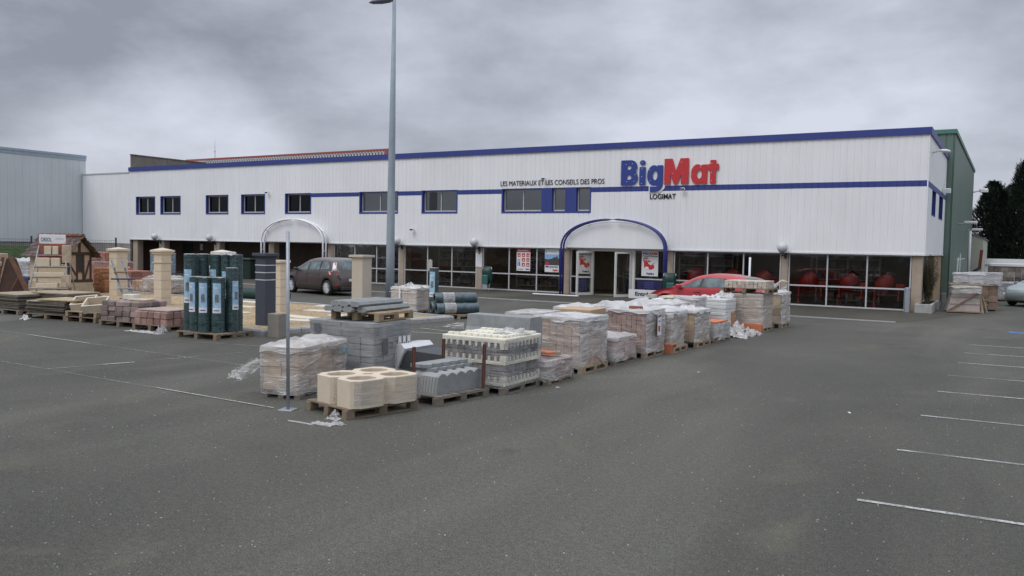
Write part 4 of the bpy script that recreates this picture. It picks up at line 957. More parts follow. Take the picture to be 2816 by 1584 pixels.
def bricks(mb, w, d, z0, h, nx, ny, nz, gap=.004, jit=.004, seed=1, x0=None, y0=None, bev=.006):
    rnd = random.Random(seed); bx, by, bz = w / nx, d / ny, h / nz; x0 = -w / 2 if x0 is None else x0; y0 = -d / 2 if y0 is None else y0
    for k in range(nz):
        for i in range(nx):
            for j in range(ny):
                if 0 < i < nx - 1 and 0 < j < ny - 1 and k < nz - 1: continue
                a, b = rnd.uniform(-jit, jit), rnd.uniform(-jit, jit)
                mb.bbox(x0 + i * bx + gap / 2 + a, x0 + (i + 1) * bx - gap / 2 + a, y0 + j * by + gap / 2 + b, y0 + (j + 1) * by - gap / 2 + b, z0 + k * bz + .001, z0 + (k + 1) * bz - gap / 2, bev)
def film(t, w, d, z0, z1, seed, amp=.03, mat=FILM, matT=FILMT, matX=None, puff=.06, rag=.10, lift=.0, taper=0.0, crinkle=1.0, top=True, name='plastic_film', archx=None):
    """one wrinkled sleeve of plastic round a load with a puffed top"""
    nu = 96; nv = max(10, int((z1 - z0) / .035)); S = Vector((seed * 13.7, seed * 5.1, seed * 3.3)); mb = MB(); r = .05
    per = []
    for i in range(nu):
        a = i / nu * 4; s = int(a); u = (a - s) * 2 - 1
        px, py = [(u, -1), (1, u), (-u, 1), (-1, -u)][s]
        X, Y = px * w / 2, py * d / 2; nx, ny = (0, -1) if s == 0 else (1, 0) if s == 1 else (0, 1) if s == 2 else (-1, 0)
        k = max(0, abs(u) - .94) / .06
        if k > 0:
            cxx, cyy = (px, py); v = Vector((px, py, 0)).normalized(); nx, ny = nx * (1 - k * .5) + v.x * k * .5, ny * (1 - k * .5) + v.y * k * .5
            X -= math.copysign(.018 * k, px); Y -= math.copysign(.018 * k, py)
        per.append((X, Y, nx, ny))
    def nz_(p): return noise.noise(p + S)
    def fn(i, j):
        X, Y, nx, ny = per[i]; v = j / nv; z = z0 + (z1 - z0) * v
        bot = rag * (.5 + .5 * nz_(Vector((X * 3.2, Y * 3.2, 0)))) + lift
        if archx:
            bot += archx * max(0, 1 - (Y / (d * .36)) ** 2) * (1 if X > w * .4 else 0)
        if v < .45: z = z0 + bot * (1 - v / .45) + (z1 - z0) * v
        big = nz_(Vector((X * 2.1 + Y, Y * 2.1 - X, z * 2.4))); fine = nz_(Vector((X * 9 + z * 5, Y * 9 - z * 4, z * 12)))
        dia = abs(nz_(Vector((X * 4 + z * 3.5, Y * 4 - z * 3, z * 1.5))))
        o = .012 + amp * (big * .9 + .3) + crinkle * (.006 * fine + .034 * (.30 - dia))
        o = max(o, .006); tp = 1 - taper * v
        return ((X + nx * o) * tp, (Y + ny * o) * tp, z)
    mb.grid(fn, nu, nv, 0, True, True)
    if matX:
        for q in range(len(mb.f)):
            if nu // 4 <= q % nu < nu // 2: mb.m[q] = 2
    if top:
        nr = 9; last = [fn(i, nv) for i in range(nu)]
        def tf(i, j):
            v = j / nr; X, Y, Z = last[i]; q = 1 - v
            h = puff * (.30 + .9 * abs(nz_(Vector((X * q * 3.5, Y * q * 3.5, 7))))) * min(1, v * 3.0) + .012 * nz_(Vector((X * q * 11, Y * q * 11, 3))) * min(1, v * 5)
            return (X * q, Y * q, Z + h)
        mb.grid(tf, nu, nr, 1, True, True)
        # skirt of the cover folded over the top edge
        def sk(i, j):
            v = j / 4; X, Y, Z = last[i]; dr = .07 + .06 * nz_(Vector((X * 4, Y * 4, 11)))
            k = 1 + .010 / max(.3, w) ; return (X * k + per[i][2] * .012 * v, Y * k + per[i][3] * .012 * v, Z + .004 - dr * v)
        mb.grid(sk, nu, 4, 1, True, True)
    return mb.build(name, [mat, matT] + ([matX] if matX else []), t, fix=False)
def rag_heap(t, pts, r, seed, mat=FILMT, name='loose_film'):
    """crumpled sheet of plastic: patches of folded surface"""
    for q, (x, y, z, sx, sy, sz) in enumerate(pts):
        mb = MB(); S = Vector((seed * 3.1 + q * 9, 2, 5))
        def f(i, j):
            u = i / 34 * 2 - 1; v = j / 34 * 2 - 1; p = Vector((u * 2.2, v * 2.2, 0)) + S
            h = abs(noise.noise(p)) * 1.5 + .35 * abs(noise.noise(p * 2.3)); fall = max(0, 1 - (abs(u) ** 2.5 + abs(v) ** 2.5) * .55)
            return (x + sx * (u + .22 * noise.noise(p * 1.3 + Vector((5, 0, 0)))), y + sy * (v + .22 * noise.noise(p * 1.3 + Vector((0, 7, 0)))), z + sz * (h * fall))
        mb.grid(f, 34, 34); mb.build(name, mat, t, fix=False)

# ---- P1 octagonal flue blocks
R1 = radians(-13)
pallet('worn brown pallet under the cream octagonal flue blocks, nearest the camera', -7.60, 8.75, R1, .95, 1.2, WOOD, seed=1)
M1 = T(-7.53, 8.78, .14) @ RZ(R1)
k = 0
labs = ['cream octagonal flue block, front left one of the four on the nearest pallet', 'cream octagonal flue block, front right one of the four on the nearest pallet', 'cream octagonal flue block, back left one of the four on the nearest pallet', 'cream octagonal flue block, back right one of the four on the nearest pallet']
for iy in (0, 1):
    for ix in (0, 1):
        c = M1 @ Vector((-.23 + ix * .465 + .02, -.30 + iy * .55, 0)); t = thing('flue_block', labs[k], 'flue block', tuple(c), R1, 'octagonal flue blocks on the nearest pallet'); k += 1
        mb = MB(); ro, ri, hh = .238, .168, .365; sy = 1.17
        def P(r, z):
            c_ = r * (.62 if r > .2 else .45); o8 = [(r, c_), (c_, r), (-c_, r), (-r, c_), (-r, -c_), (-c_, -r), (c_, -r), (r, -c_)]
            return [(a, b * sy, z) for a, b in o8]
        lv = [P(ro, 0), P(ro, hh - .008), P(ro - .01, hh), P(ri + .01, hh), P(ri, hh - .01), P(ri, .0)]
        vs = [v for l in lv for v in l]; mb.add(vs, [(a * 8 + q, a * 8 + (q + 1) % 8, a * 8 + 8 + (q + 1) % 8, a * 8 + 8 + q) for a in range(5) for q in range(8)]); mb.build('ring', CREAM, t)
t = thing('stretch_wrap', 'clear banded stretch film around the four octagonal flue blocks', 'plastic film', (-7.52, 8.79, .14), R1); film(t, .96, 1.08, .02, .37, 31, .002, FILMB, FILMC, puff=.0, rag=.02, crinkle=.25, top=False)
t = thing('loose_film', 'scrap of torn film hanging off the corner of the nearest pallet', 'plastic film', (-7.50, 8.05, .0)); rag_heap(t, [(0, .05, .02, .07, .04, .11), (.04, -.02, .0, .10, .07, .05)], 1, 3, FILMM)
t = thing('loose_film', 'flat strip of torn film lying on the asphalt before the nearest pallet', 'plastic film', (-7.35, 7.72, .0)); rag_heap(t, [(0, 0, .004, .17, .07, .035), (-.30, -.10, .004, .22, .02, .015), (.16, .10, .004, .10, .05, .05)], 1, 5, FILMM)

# ---- P2 wrapped cream boxes
R2 = radians(13)
pallet('dark pallet almost hidden under the wrapped cream boxes behind the slim post', -9.22, 9.28, R2, .66, 1.30, WOODG, seed=2, h=.12)
t = thing('wrapped_stack', 'film wrapped stack of cream boxes with torn film trailing from its left side', 'wrapped stack', (-9.22, 9.28, .12), R2, 'film wrapped pallet loads in the yard')
mb = MB(); bricks(mb, .60, 1.30, 0, .62, 2, 4, 7, .006, .012, 3); mb.build('boxes', M('cream_boxes', (.50, .38, .27), .85, .12, 8, island=.18), t); film(t, .66, 1.36, -.09, .64, 2, .030, FILM, FILMM, puff=.11, rag=.05)
text_mesh('OPTI', 0, .0, .24, .09, 0, M('faint_grey_print', (.14, .14, .15), .6), t, bold=.02, ext=.001, rot=Matrix.Rotation(pi / 2, 4, 'Z')).location = (.385, .12, .44)
text_mesh('DOSE', 0, .0, .26, .09, 0, M('faint_blue_print', (.15, .33, .42), .6), t, bold=.02, ext=.001, rot=Matrix.Rotation(pi / 2, 4, 'Z')).location = (.385, .40, .44)
mb = MB(); S = 4
def tail(i, j):
    u = i / 20; v = j / 8 * 2 - 1; p = Vector((u * 3, v * 2, 1)); wd = .05 + .07 * sin(u * pi) + .03 * noise.noise(p * 2)
    return (-.40 - .42 * u, -.55 - .08 * u + .05 * noise.noise(p), .36 - .06 * u - .20 * u * u + v * wd + .03 * noise.noise(p * 3))
mb.grid(tail, 20, 8); mb.build('film_tail', FILMM, t, fix=False); rag_heap(t, [(-.78, -.62, .12, .13, .08, .18)], 1, 8, FILMM)

# ---- P3 grey blocks with a pallet of ridge kerbs on top
t = thing('wrapped_stack', 'tall film wrapped stack of grey concrete blocks under the raised ridge slab pallet', 'wrapped stack', (-9.42, 10.78, .14), radians(3), 'film wrapped pallet loads in the yard')
pallet('pallet hidden at the foot of the grey block stack', -9.42, 10.78, radians(3), 1.24, 1.0, WOODG, seed=3)
t.scale = (1.09, 1.06, 1.0); mb = MB(); bricks(mb, 1.22, .98, 0, .62, 5, 4, 6, .008, .006, 4); mb.build('blocks', CONCI, t); mb = MB(); bricks(mb, 1.22, .98, .625, .235, 2, 2, 3, .004, .003, 5); mb.build('flat_packs', CONC, t)
film(t, 1.25, 1.01, -.02, .862, 4, .004, FILMB, FILMC, puff=.01, rag=.05, crinkle=.35)
for i, yy in enumerate((.10, .22, .34)): mb = MB(); mb.box(.645, .648, yy, yy + .075, .42, .60); mb.box(.6485, .650, yy + .02, yy + .05, .46, .50, 1); mb.build('paper_label', [SIGNW, LETTERK], t)
mb = MB(); mb.box(.641, .644, -.30, -.17, .34, .60); mb.box(-.50, -.38, -.522, -.519, .66, .80); mb.build('dark_panel', BLOCKD, t)
pallet('pallet raised on top of the grey block stack, carrying the ridge slabs', -9.28, 10.92, radians(3), 1.0, .98, M('worn_yellow_timber', (.26, .195, .12), .88, .2, 5, bump=.3, island=.2), z=1.012, seed=4)
M3 = T(-9.28, 10.92, 1.154) @ RZ(radians(3))
hexp = [(-.098, .035), (-.065, .0), (.065, .0), (.098, .035), (.065, .085), (-.065, .085)]
rows = [(-.45, 0, 0), (-.25, 0, 0), (-.05, 0, 0), (.16, .10, 0), (-.35, .05, .088), (-.14, .02, .088), (.07, .04, .088), (.27, -.02, .088)]
wd = ['first', 'second', 'third', 'fourth']
for q, (xx, dy, zz) in enumerate(rows[:4] + rows[4:7]):
    c = M3 @ Vector((xx, dy, zz)); lab = ('upper' if zz else 'lower') + ' layer grey ridge slab, ' + (wd[q] if q < 4 else wd[q - 4]) + ' from the left on the raised pallet'
    t = thing('ridge_slab', lab, 'concrete slab', tuple(c), radians(3), 'grey ridge slabs on the raised pallet'); mb = MB(); mb.prism(hexp, -.62, .62, 'y'); mb.build('slab', CONC, t)

# ---- P4 scalloped edging slabs with rusty stakes
R4 = radians(-7)
pallet('grey-brown pallet carrying the scalloped edging slabs', -7.28, 10.10, R4, 1.0, 1.15, WOODG, seed=5)
M4_ = T(-7.28, 10.10, .14) @ RZ(R4)
def scal(L, n, h, w):
    P = [(-L / 2, 0), (L / 2, 0)]
    for i in range(n):
        a = L / 2 - i * L / n
        for q in range(7): P.append((a - L / n * q / 6 * .98, h - .045 * (1 - sin(pi * q / 6))))
    return P
lab4 = ['upright', 'upright', 'upright', 'upright', 'upright', 'upright', 'upright', 'upright']
for i in range(9):
    c = M4_ @ Vector((-.10 + i * .056, .03, 0)); t = thing('edging_slab', ('rightmost grey scalloped edging slab, its whole face showing' if i == 8 else 'grey scalloped edging slab, number %d from the left in the upright row' % (i + 1)), 'edging slab', tuple(c), R4, 'scalloped edging slabs standing on the pallet')
    mb = MB(); lean = .10; mb.prism(scal(.98, 5, .30, .05), -.024, .024, 'x', 0, Matrix.Rotation(lean if True else 0, 4, 'Y')); mb.build('slab', CONCI if i < 8 else CONC, t)
for i in range(2):
    c = M4_ @ Vector((.02 - i * .06, .12 - i * .05, .318 + i * .055)); t = thing('edging_slab', ['lower', 'upper'][i] + ' of the two grey edging slabs laid flat on the upright row', 'edging slab', tuple(c), R4, 'scalloped edging slabs standing on the pallet')
    mb = MB(); P = scal(.98, 5, .30, .05); mb.prism(P, -.025, .025, 'x', 0, Matrix.Rotation(pi / 2, 4, 'Y') @ T(0, 0, -.15)); mb.build('slab', CONC, t)
for q, (a, b, lab) in enumerate([(-.02, -.54, 'front left'), (.47, .46, 'right'), (-.44, .55, 'back left')]):
    c = M4_ @ Vector((a, b, -.08)); t = thing('iron_stake', 'rusty iron stake at the %s corner of the scalloped slab pallet' % lab, 'stake', tuple(c), R4, 'rusty stakes of the slab pallet'); mb = MB(); mb.bar((0, 0, 0), (.02, 0, .74), .035, .035); mb.bar((-.012, 0, .02), (.008, 0, .745), .008, .06); mb.build('stake', RUST, t)
t = thing('pale_tray', 'white sheet and dark sloping trough between the grey blocks and the cream crates', 'trough', (-8.35, 11.3, 0), radians(0))
mb = MB(); mb.prism([(-.45, 0), (.5, 0), (.5, .50), (-.2, .52), (-.45, .25)], -.35, .35, 'y'); mb.build('dark_body', M('dark_grey_zinc', (.06, .062, .066), .6, .15), t); mb = MB(); mb.prism([(-.55, .0), (-.47, .0), (-.22, .55), (-.30, .62), (-.55, .6)], -.4, .4, 'y'); mb.build('white_side', WPLAS, t)

# ---- P5 pavers in cream plastic trays
X5, Y5, W5, D5 = -7.16, 11.38, 1.18, 1.14
pallet('pallet under the tall stack of cream plastic trays', X5, Y5, 0, W5, D5, WOODG, seed=6)
t = thing('tray_stack', 'tall wrapped stack of grey pavers between cream toothed plastic trays', 'wrapped stack', (X5, Y5, .14), 0, 'film wrapped pallet loads in the yard')
mb = MB()
bricks(mb, W5 - .07, D5 - .07, .04, .27, 9, 9, 2, .008, .004, 6); bricks(mb, W5 - .07, D5 - .07, .37, .28, 9, 9, 2, .008, .004, 7); mb.build('pavers', M('grey_mixed_pavers', (.155, .145, .150), .9, .15, 9, bump=.25, island=.45), t)
def tray(z0, hb, up, dn, t):
    mb = MB(); w2, d2 = W5 / 2, D5 / 2
    mb.bbox(-w2, w2, -d2, d2, z0, z0 + hb, .01); n = 10
    for s in range(4):
        L = W5 if s % 2 == 0 else D5
        for i in range(n):
            u = -L / 2 + L * (i + .5) / n; tw = .022 if 0 < i < n - 1 else .045
            for hh, zz, sg in ((up, z0 + hb, 1), (dn, z0, -1)):
                if hh <= 0: continue
                e = w2 if s % 2 else d2; a, b = u - tw, u + tw; c, d = u - tw * .65, u + tw * .65; q = e - .035; zt = zz + sg * hh * (1 if 0 < i < n - 1 else 1.25)
                pts = [(a, e, zz), (b, e, zz), (b, q, zz), (a, q, zz), (c, e, zt), (d, e, zt), (d, q, zt), (c, q, zt)]
                if s == 0: pts = [(x, -y, z) for x, y, z in pts]
                elif s == 1: pts = [(y, x, z) for x, y, z in pts]
                elif s == 3: pts = [(-y, x, z) for x, y, z in pts]
                mb.add(pts, [(0, 1, 5, 4), (1, 2, 6, 5), (2, 3, 7, 6), (3, 0, 4, 7), (4, 5, 6, 7)])
    mb.build('plastic_tray', CREAMW, t)
tray(-.005, .04, .085, 0, t); tray(.32, .05, .075, .0, t); tray(.655, .07, .0, .075, t)
mb = MB()
for i in range(9):
    for (yy, a) in ((-.50, .0), (.0, .02), (.46, .01)):
        mb.bbox(-.53 + i * .118, -.53 + i * .118 + .09, yy, yy + .09, .726, .765 - a, .006)
for i in range(8): mb.bbox(.44, .53, -.40 + i * .115, -.40 + i * .115 + .085, .726, .765, .006)
mb.build('tray_teeth', CREAMW, t)
film(t, W5 + .01, D5 + .01, -.08, .70, 9, .006, FILMB, FILMC, puff=0, rag=.05, crinkle=.5, top=False)
rag_heap(t, [(.30, .15, .74, .28, .18, .12)], 1, 12, FILMM); mb = MB(); mb.tube([(.15, -.56, -.02), (.2, -.62, -.08), (.26, -.66, -.13)], [.03, .02, .035], 8); mb.build('film_knot', FILMM, t, fix=False)
t = thing('kerb_unit', 'large grey concrete kerb block standing behind the cream trays', 'concrete block', (-7.62, 12.42, 0))
pallet('pallet hidden under the large grey kerb unit', -7.62, 12.42, 0, 1.2, .6, WOODG, seed=8)
mb = MB(); mb.prism([(-.26, .14), (.26, .14), (.26, 1.02), (.2, 1.07), (-.17, 1.07), (-.19, .86), (-.26, .74)], -.62, .66, 'x'); mb.build('body', CONC, t)
t = thing('loose_film', 'sheet of film stretched from the big kerb unit down to the cream trays', 'plastic film', (-8.25, 12.1, 0)); mb = MB()
def tri(i, j):
    u = i / 12; v = j / 8; return (-.55 + u * .62, -.05 + .04 * noise.noise((u * 4, v * 4, 1)), .80 + u * .16 + v * (.02 - .16 * u) + .015 * noise.noise((u * 7, v * 7, 2)))
mb.grid(tri, 12, 8); mb.build('sheet', FILMM, t, fix=False)

# ---- generic wrapped loads of the row
def load(lab, x, y, w, d, h, nb, mat, seed, rz=0.0, fl=None, z0=.14, nm='wrapped_stack', part='blocks', cat='wrapped stack', bev=.006, jit=.006):
    t = thing(nm, lab, cat, (x, y, z0), rz + radians(random.Random(seed * 3 + 1).uniform(-3.5, 3.5)), 'film wrapped pallet loads in the yard'); mb = MB(); bricks(mb, w, d, 0, h, *nb, .007, jit, seed, bev=bev); mb.build(part, mat, t)
    if fl is not None: film(t, w + .015, d + .015, -.10, h + .01, seed, **fl)
    return t
# P6 low roof tiles
pallet('pallet under the low stack of wrapped roof tiles beside the cream trays', -6.98, 12.42, 0, 1.1, .95, WOOD, seed=9)
t = load('low wrapped stack of terracotta roof tiles with a loose orange tile on top', -6.98, 12.42, 1.06, .92, .26, (3, 3, 6), M('pinkish_tile_packs', (.34, .24, .215), .8, .15, 8, island=.2), 21, fl=dict(amp=.02, mat=FILM, matT=FILM, puff=.05, rag=.04), part='tile_packs')
mb = MB(); mb.bbox(-.36, .40, -.02, .16, .33, .375, .01, 0, RZ(-.35)); mb.build('loose_tile', TERRA, t)
mb = MB(); mb.bbox(-.45, .45, .1, .22, .30, .345, .008, 0, RZ(.35)); mb.build('loose_slab', SLATET, t)
# P7 tall
pallet('pallet glimpsed through the arched hem of the tall milky film', -7.05, 13.98, 0, 1.05, 1.1, WOODN, seed=10)
load('tall stack of beige blocks under milky film hanging in an arch over the pallet', -7.06, 13.98, .96, 1.06, .86, (6, 9, 5), M('pale_beige_blocks', (.45, .33, .26), .9, .1, 8, bump=.2, island=.14), 22, fl=dict(amp=.035, mat=FILM, matX=FILMM, matT=FILMT, puff=.04, rag=.07, archx=.22))
load('upright beige block packs seen bare beside the tall milky film', -7.92, 14.05, .66, 1.03, .88, (6, 3, 3), SAND, 23, part='blocks', fl=dict(amp=.004, mat=FILMC, matT=FILMM, puff=.03, rag=.3, crinkle=.3))
pallet('pallet hidden under the bare beige block packs', -7.98, 14.05, 0, .8, 1.0, WOODG, seed=31)
# P8 low
pallet('pallet under the low pinkish wrapped stack', -6.98, 15.38, 0, .92, 1.1, WOOD, seed=11)
t = load('low white and pink stack wrapped in wrinkled film between the two tallest loads', -6.98, 15.38, .86, 1.06, .38, (3, 4, 5), M('pink_white_packs', (.50, .36, .33), .8, .2, 6, island=.25), 24, fl=dict(amp=.05, mat=FILM, matT=FILMM, puff=.07, rag=.05))
# P9
pallet('pallet under the brown stack with the white poster', -6.90, 16.72, 0, .95, 1.1, WOODN, seed=12)
t = load('tall brown block stack under film with a paper label on its right side', -6.88, 16.72, .88, 1.04, .84, (8, 8, 9), PINKB, 25, fl=dict(amp=.03, mat=mat_film('thin_clear_film', .02, .22, rid=.34), matX=FILMM, matT=FILMT, puff=.06, rag=.12))
t2 = thing('paper_label', 'white paper label with red marks stuck to the right side of the tall brown stack', 'label', (-6.36, 16.72, .45), radians(3)); mb = MB(); mb.box(0, .006, -.10, .14, 0, .46); mb.build('sheet', SIGNW, t2)
mb = MB(); mb.box(.007, .009, -.06, .06, .08, .20); mb.box(.007, .009, .0, .12, .39, .44); mb.build('red_print', SIGNR, t2); mb = MB(); mb.box(.007, .009, -.08, .0, .38, .43); mb.box(.007, .009, -.06, .08, .29, .31); mb.build('blue_print', SIGNB, t2)
mb = MB(); mb.bbox(.0, .28, -.42, -.30, .86, .93, .01); mb.build('loose_tile', TERRAD, t)
# P10
pallet('pallet under the bulging film load with the orange tile at its foot', -6.72, 17.80, 0, .95, .95, WOODN, seed=13)
load('load bulging under loose white film that spills down its right side', -6.76, 17.82, .80, .84, .76, (2, 3, 4), SAND, 26, fl=dict(amp=.09, mat=FILM, matX=FILMM, matT=FILMT, puff=.14, rag=.16, crinkle=1.5))
t = thing('terracotta_tile', 'bright orange terracotta tile box at the foot of the bulging film load', 'tile', (-6.38, 17.42, .0)); mb = MB(); mb.bbox(-.16, .12, -.14, .14, 0.0, .21, .01); mb.build('tile', TERRA, t); mb = MB(); mb.box(.121, .123, -.11, .11, .03, .18); mb.build('hollow', BLKPL, t)
# P11
pallet('pallet under the slim tan box stack', -6.55, 19.16, 0, .8, 1.0, WOODN, seed=14)
load('slim stack of tan boxes with white film crumpled over the top', -6.58, 19.16, .74, 1.0, .72, (5, 4, 3), TANB, 27, fl=dict(amp=.02, mat=FILMC, matX=FILMM, matT=FILMT, puff=.05, rag=.12), part='boxes')
t = thing('loose_film', 'big crumpled white film heap lying on the slim tan box stack', 'plastic film', (-6.58, 19.1, .87)); rag_heap(t, [(0, .1, 0, .30, .34, .09), (.22, .35, -.08, .20, .18, .08)], 1, 17)
# P12
pallet('pallet under the low roof tile stack before the loose film heap', -6.50, 20.50, 0, .8, 1.1, WOOD, seed=15)
load('low stack of roof tiles with a red top and dark tile ends', -6.50, 20.50, .76, 1.06, .32, (2, 6, 4), M('greyed_tile_packs', (.42, .40, .39), .8, .2, 6, island=.2), 28, fl=dict(amp=.02, mat=FILMM, matT=FILM, puff=.03, rag=.04), part='tile_packs')
t = thing('tile_layer', 'thin layer of red roof tiles on the low stack', 'roof tiles', (-6.50, 20.50, .475)); mb = MB(); bricks(mb, .74, 1.0, 0, .045, 4, 3, 1, .01, .01, 5); mb.build('tiles', TERRA, t)
# P13 debris
t = thing('film_heap', 'heap of crumpled white film on the ground before the far tall stack', 'plastic film', (-6.25, 22.1, 0)); rag_heap(t, [(0, -.3, 0, .42, .38, .38), (.12, .3, 0, .34, .34, .30), (.2, .75, 0, .28, .25, .14)], 1, 21, FILMM)
pallet('loose dark pallet under the crumpled film heap', -6.50, 22.2, .1, .9, 1.0, WOODG, seed=16)
t = thing('tile_pack', 'orange-brown pack of tiles leaning behind the crumpled film heap', 'roof tiles', (-6.85, 22.9, 0), .1); mb = MB(); bricks(mb, .62, .35, .15, .42, 8, 1, 1, .008, .003, 6); mb.build('tiles', M('orange_brown_tiles', (.40, .21, .11), .8, .12, 8, island=.15), t)
# P14
pallet('pallet at the foot of the far tall stack of packets', -6.44, 23.95, 0, 1.15, 1.05, WOODN, seed=17)
t = load('far tall stack of beige packets in clear film under a raised pallet of pavers', -6.44, 23.95, 1.12, 1.02, .92, (2, 2, 16), M('beige_packets', (.44, .345, .265), .85, .1, 10, island=.12), 29, fl=dict(amp=.012, mat=FILM, matT=FILM, puff=.02, rag=.12, crinkle=.6), part='packets')
mb = MB(); mb.bbox(-.1, .56, -.60, -.50, -.13, .10, .01); mb.build('orange_board', TERRA, t)
pallet('raised pallet on the far tall stack, carrying beige pavers', -6.42, 23.95, 0, 1.35, 1.15, WOOD, z=1.08, seed=18)
t = thing('paver_stack', 'three layers of beige pavers on the raised far pallet', 'pavers', (-6.42, 23.95, 1.222), 0.02); mb = MB(); bricks(mb, 1.15, 1.0, 0, .20, 10, 5, 4, .008, .008, 9); mb.build('pavers', M('pale_pavers', (.50, .43, .36), .9, .1, 9, island=.16), t)
# P15
pallet('last pallet of the row, under the narrow load right of the far tall stack', -6.02, 25.55, 0, .6, 1.0, WOODN, seed=19)
load('narrow wrapped load with yellowish packs, last of the row on the right', -6.02, 25.55, .52, .95, .90, (2, 2, 4), M('yellow_packs', (.42, .33, .22), .8, .2, 6, island=.3), 30, fl=dict(amp=.03, mat=FILMC, matX=FILMM, matT=FILMT, puff=.10, rag=.14))
t = thing('loose_film', 'loop of white film flapping over the last load of the row', 'plastic film', (-6.0, 25.4, 1.10)); mb = MB(); mb.tube([(-.2, 0, .0), (.0, 0, .16), (.15, 0, .30), (.30, 0, .26), (.30, 0, .10), (.15, 0, .04)], [.03, .05, .03, .04, .05, .03], 8); mb.build('loop', FILMM, t, fix=False)
# second column behind the row
load('tan box top showing between the pale blocks and the brown stack', -8.15, 16.6, .85, .9, .80, (1, 1, 2), TANB, 41, part='boxes', cat='wrapped stack'); pallet('hidden pallet under the tan box', -8.15, 16.6, 0, .9, 1.0, WOODG, seed=41)
load('low white capped stack left of the tan box', -8.75, 17.6, .7, .9, .74, (2, 2, 3), SAND, 42, fl=dict(amp=.03, mat=FILMM, matT=FILMT, puff=.1, rag=.1)); pallet('hidden pallet under the low white capped stack', -8.75, 17.6, 0, .75, .95, WOODG, seed=42)
load('wide load under rumpled white film behind the brown stack, left one', -8.0, 18.5, 1.15, 1.2, .76, (6, 6, 6), PINKB, 43, fl=dict(amp=.05, mat=FILMM, matT=FILMT, puff=.13, rag=.1, crinkle=1.4)); pallet('hidden pallet under the wide rumpled load, left one', -8.0, 18.5, 0, 1.2, 1.2, WOODG, seed=43)
load('wide load under rumpled white film behind the bulging load, right one', -7.65, 20.0, 1.2, 1.2, .78, (3, 3, 4), SAND, 44, fl=dict(amp=.05, mat=FILMM, matT=FILMT, puff=.12, rag=.1, crinkle=1.4)); pallet('hidden pallet under the wide rumpled load, right one', -7.65, 20.0, 0, 1.25, 1.2, WOODG, seed=44)
load('grey banded cartons in clear film before the red car', -7.55, 21.55, 1.0, .9, .86, (2, 2, 4), M('white_grey_cartons', (.52, .52, .54), .7, .1, 8, island=.12), 45, fl=dict(amp=.01, mat=FILM, matT=FILMM, puff=.02, rag=.05, crinkle=.6), part='cartons'); pallet('hidden pallet under the grey banded cartons', -7.55, 21.55, 0, 1.05, 1.0, WOODG, seed=45)
load('stack of flat white bags with a dark end left of the far tall stack', -7.05, 22.75, .95, .8, .80, (1, 1, 9), M('white_bags', (.62, .62, .60), .7, .1, 8, island=.08), 46, part='bags', bev=.02); pallet('hidden pallet under the flat white bags', -7.05, 22.75, 0, 1.0, .9, WOODG, seed=46)
t = thing('loose_film', 'crumpled white film rising to the right over the flat white bags', 'plastic film', (-7.2, 22.9, .93)); rag_heap(t, [(-.1, 0, 0, .42, .36, .10), (.32, .15, .02, .28, .3, .17)], 1, 27)
t = thing('sample_block', 'small grey block on top of the rumpled load near the red bonnet', 'block', (-7.85, 20.1, 1.02)); mb = MB(); mb.bbox(-.1, .1, -.1, .1, 0, .09, .01); mb.build('block', CONCL, t)
t = thing('sample_slab', 'small pale yellow slab on top of the rumpled load near the red bonnet', 'slab', (-7.5, 20.3, 1.03)); mb = MB(); mb.bbox(-.16, .16, -.1, .1, 0, .05, .01); mb.build('slab', M('pale_yellow', (.6, .54, .36), .8), t)

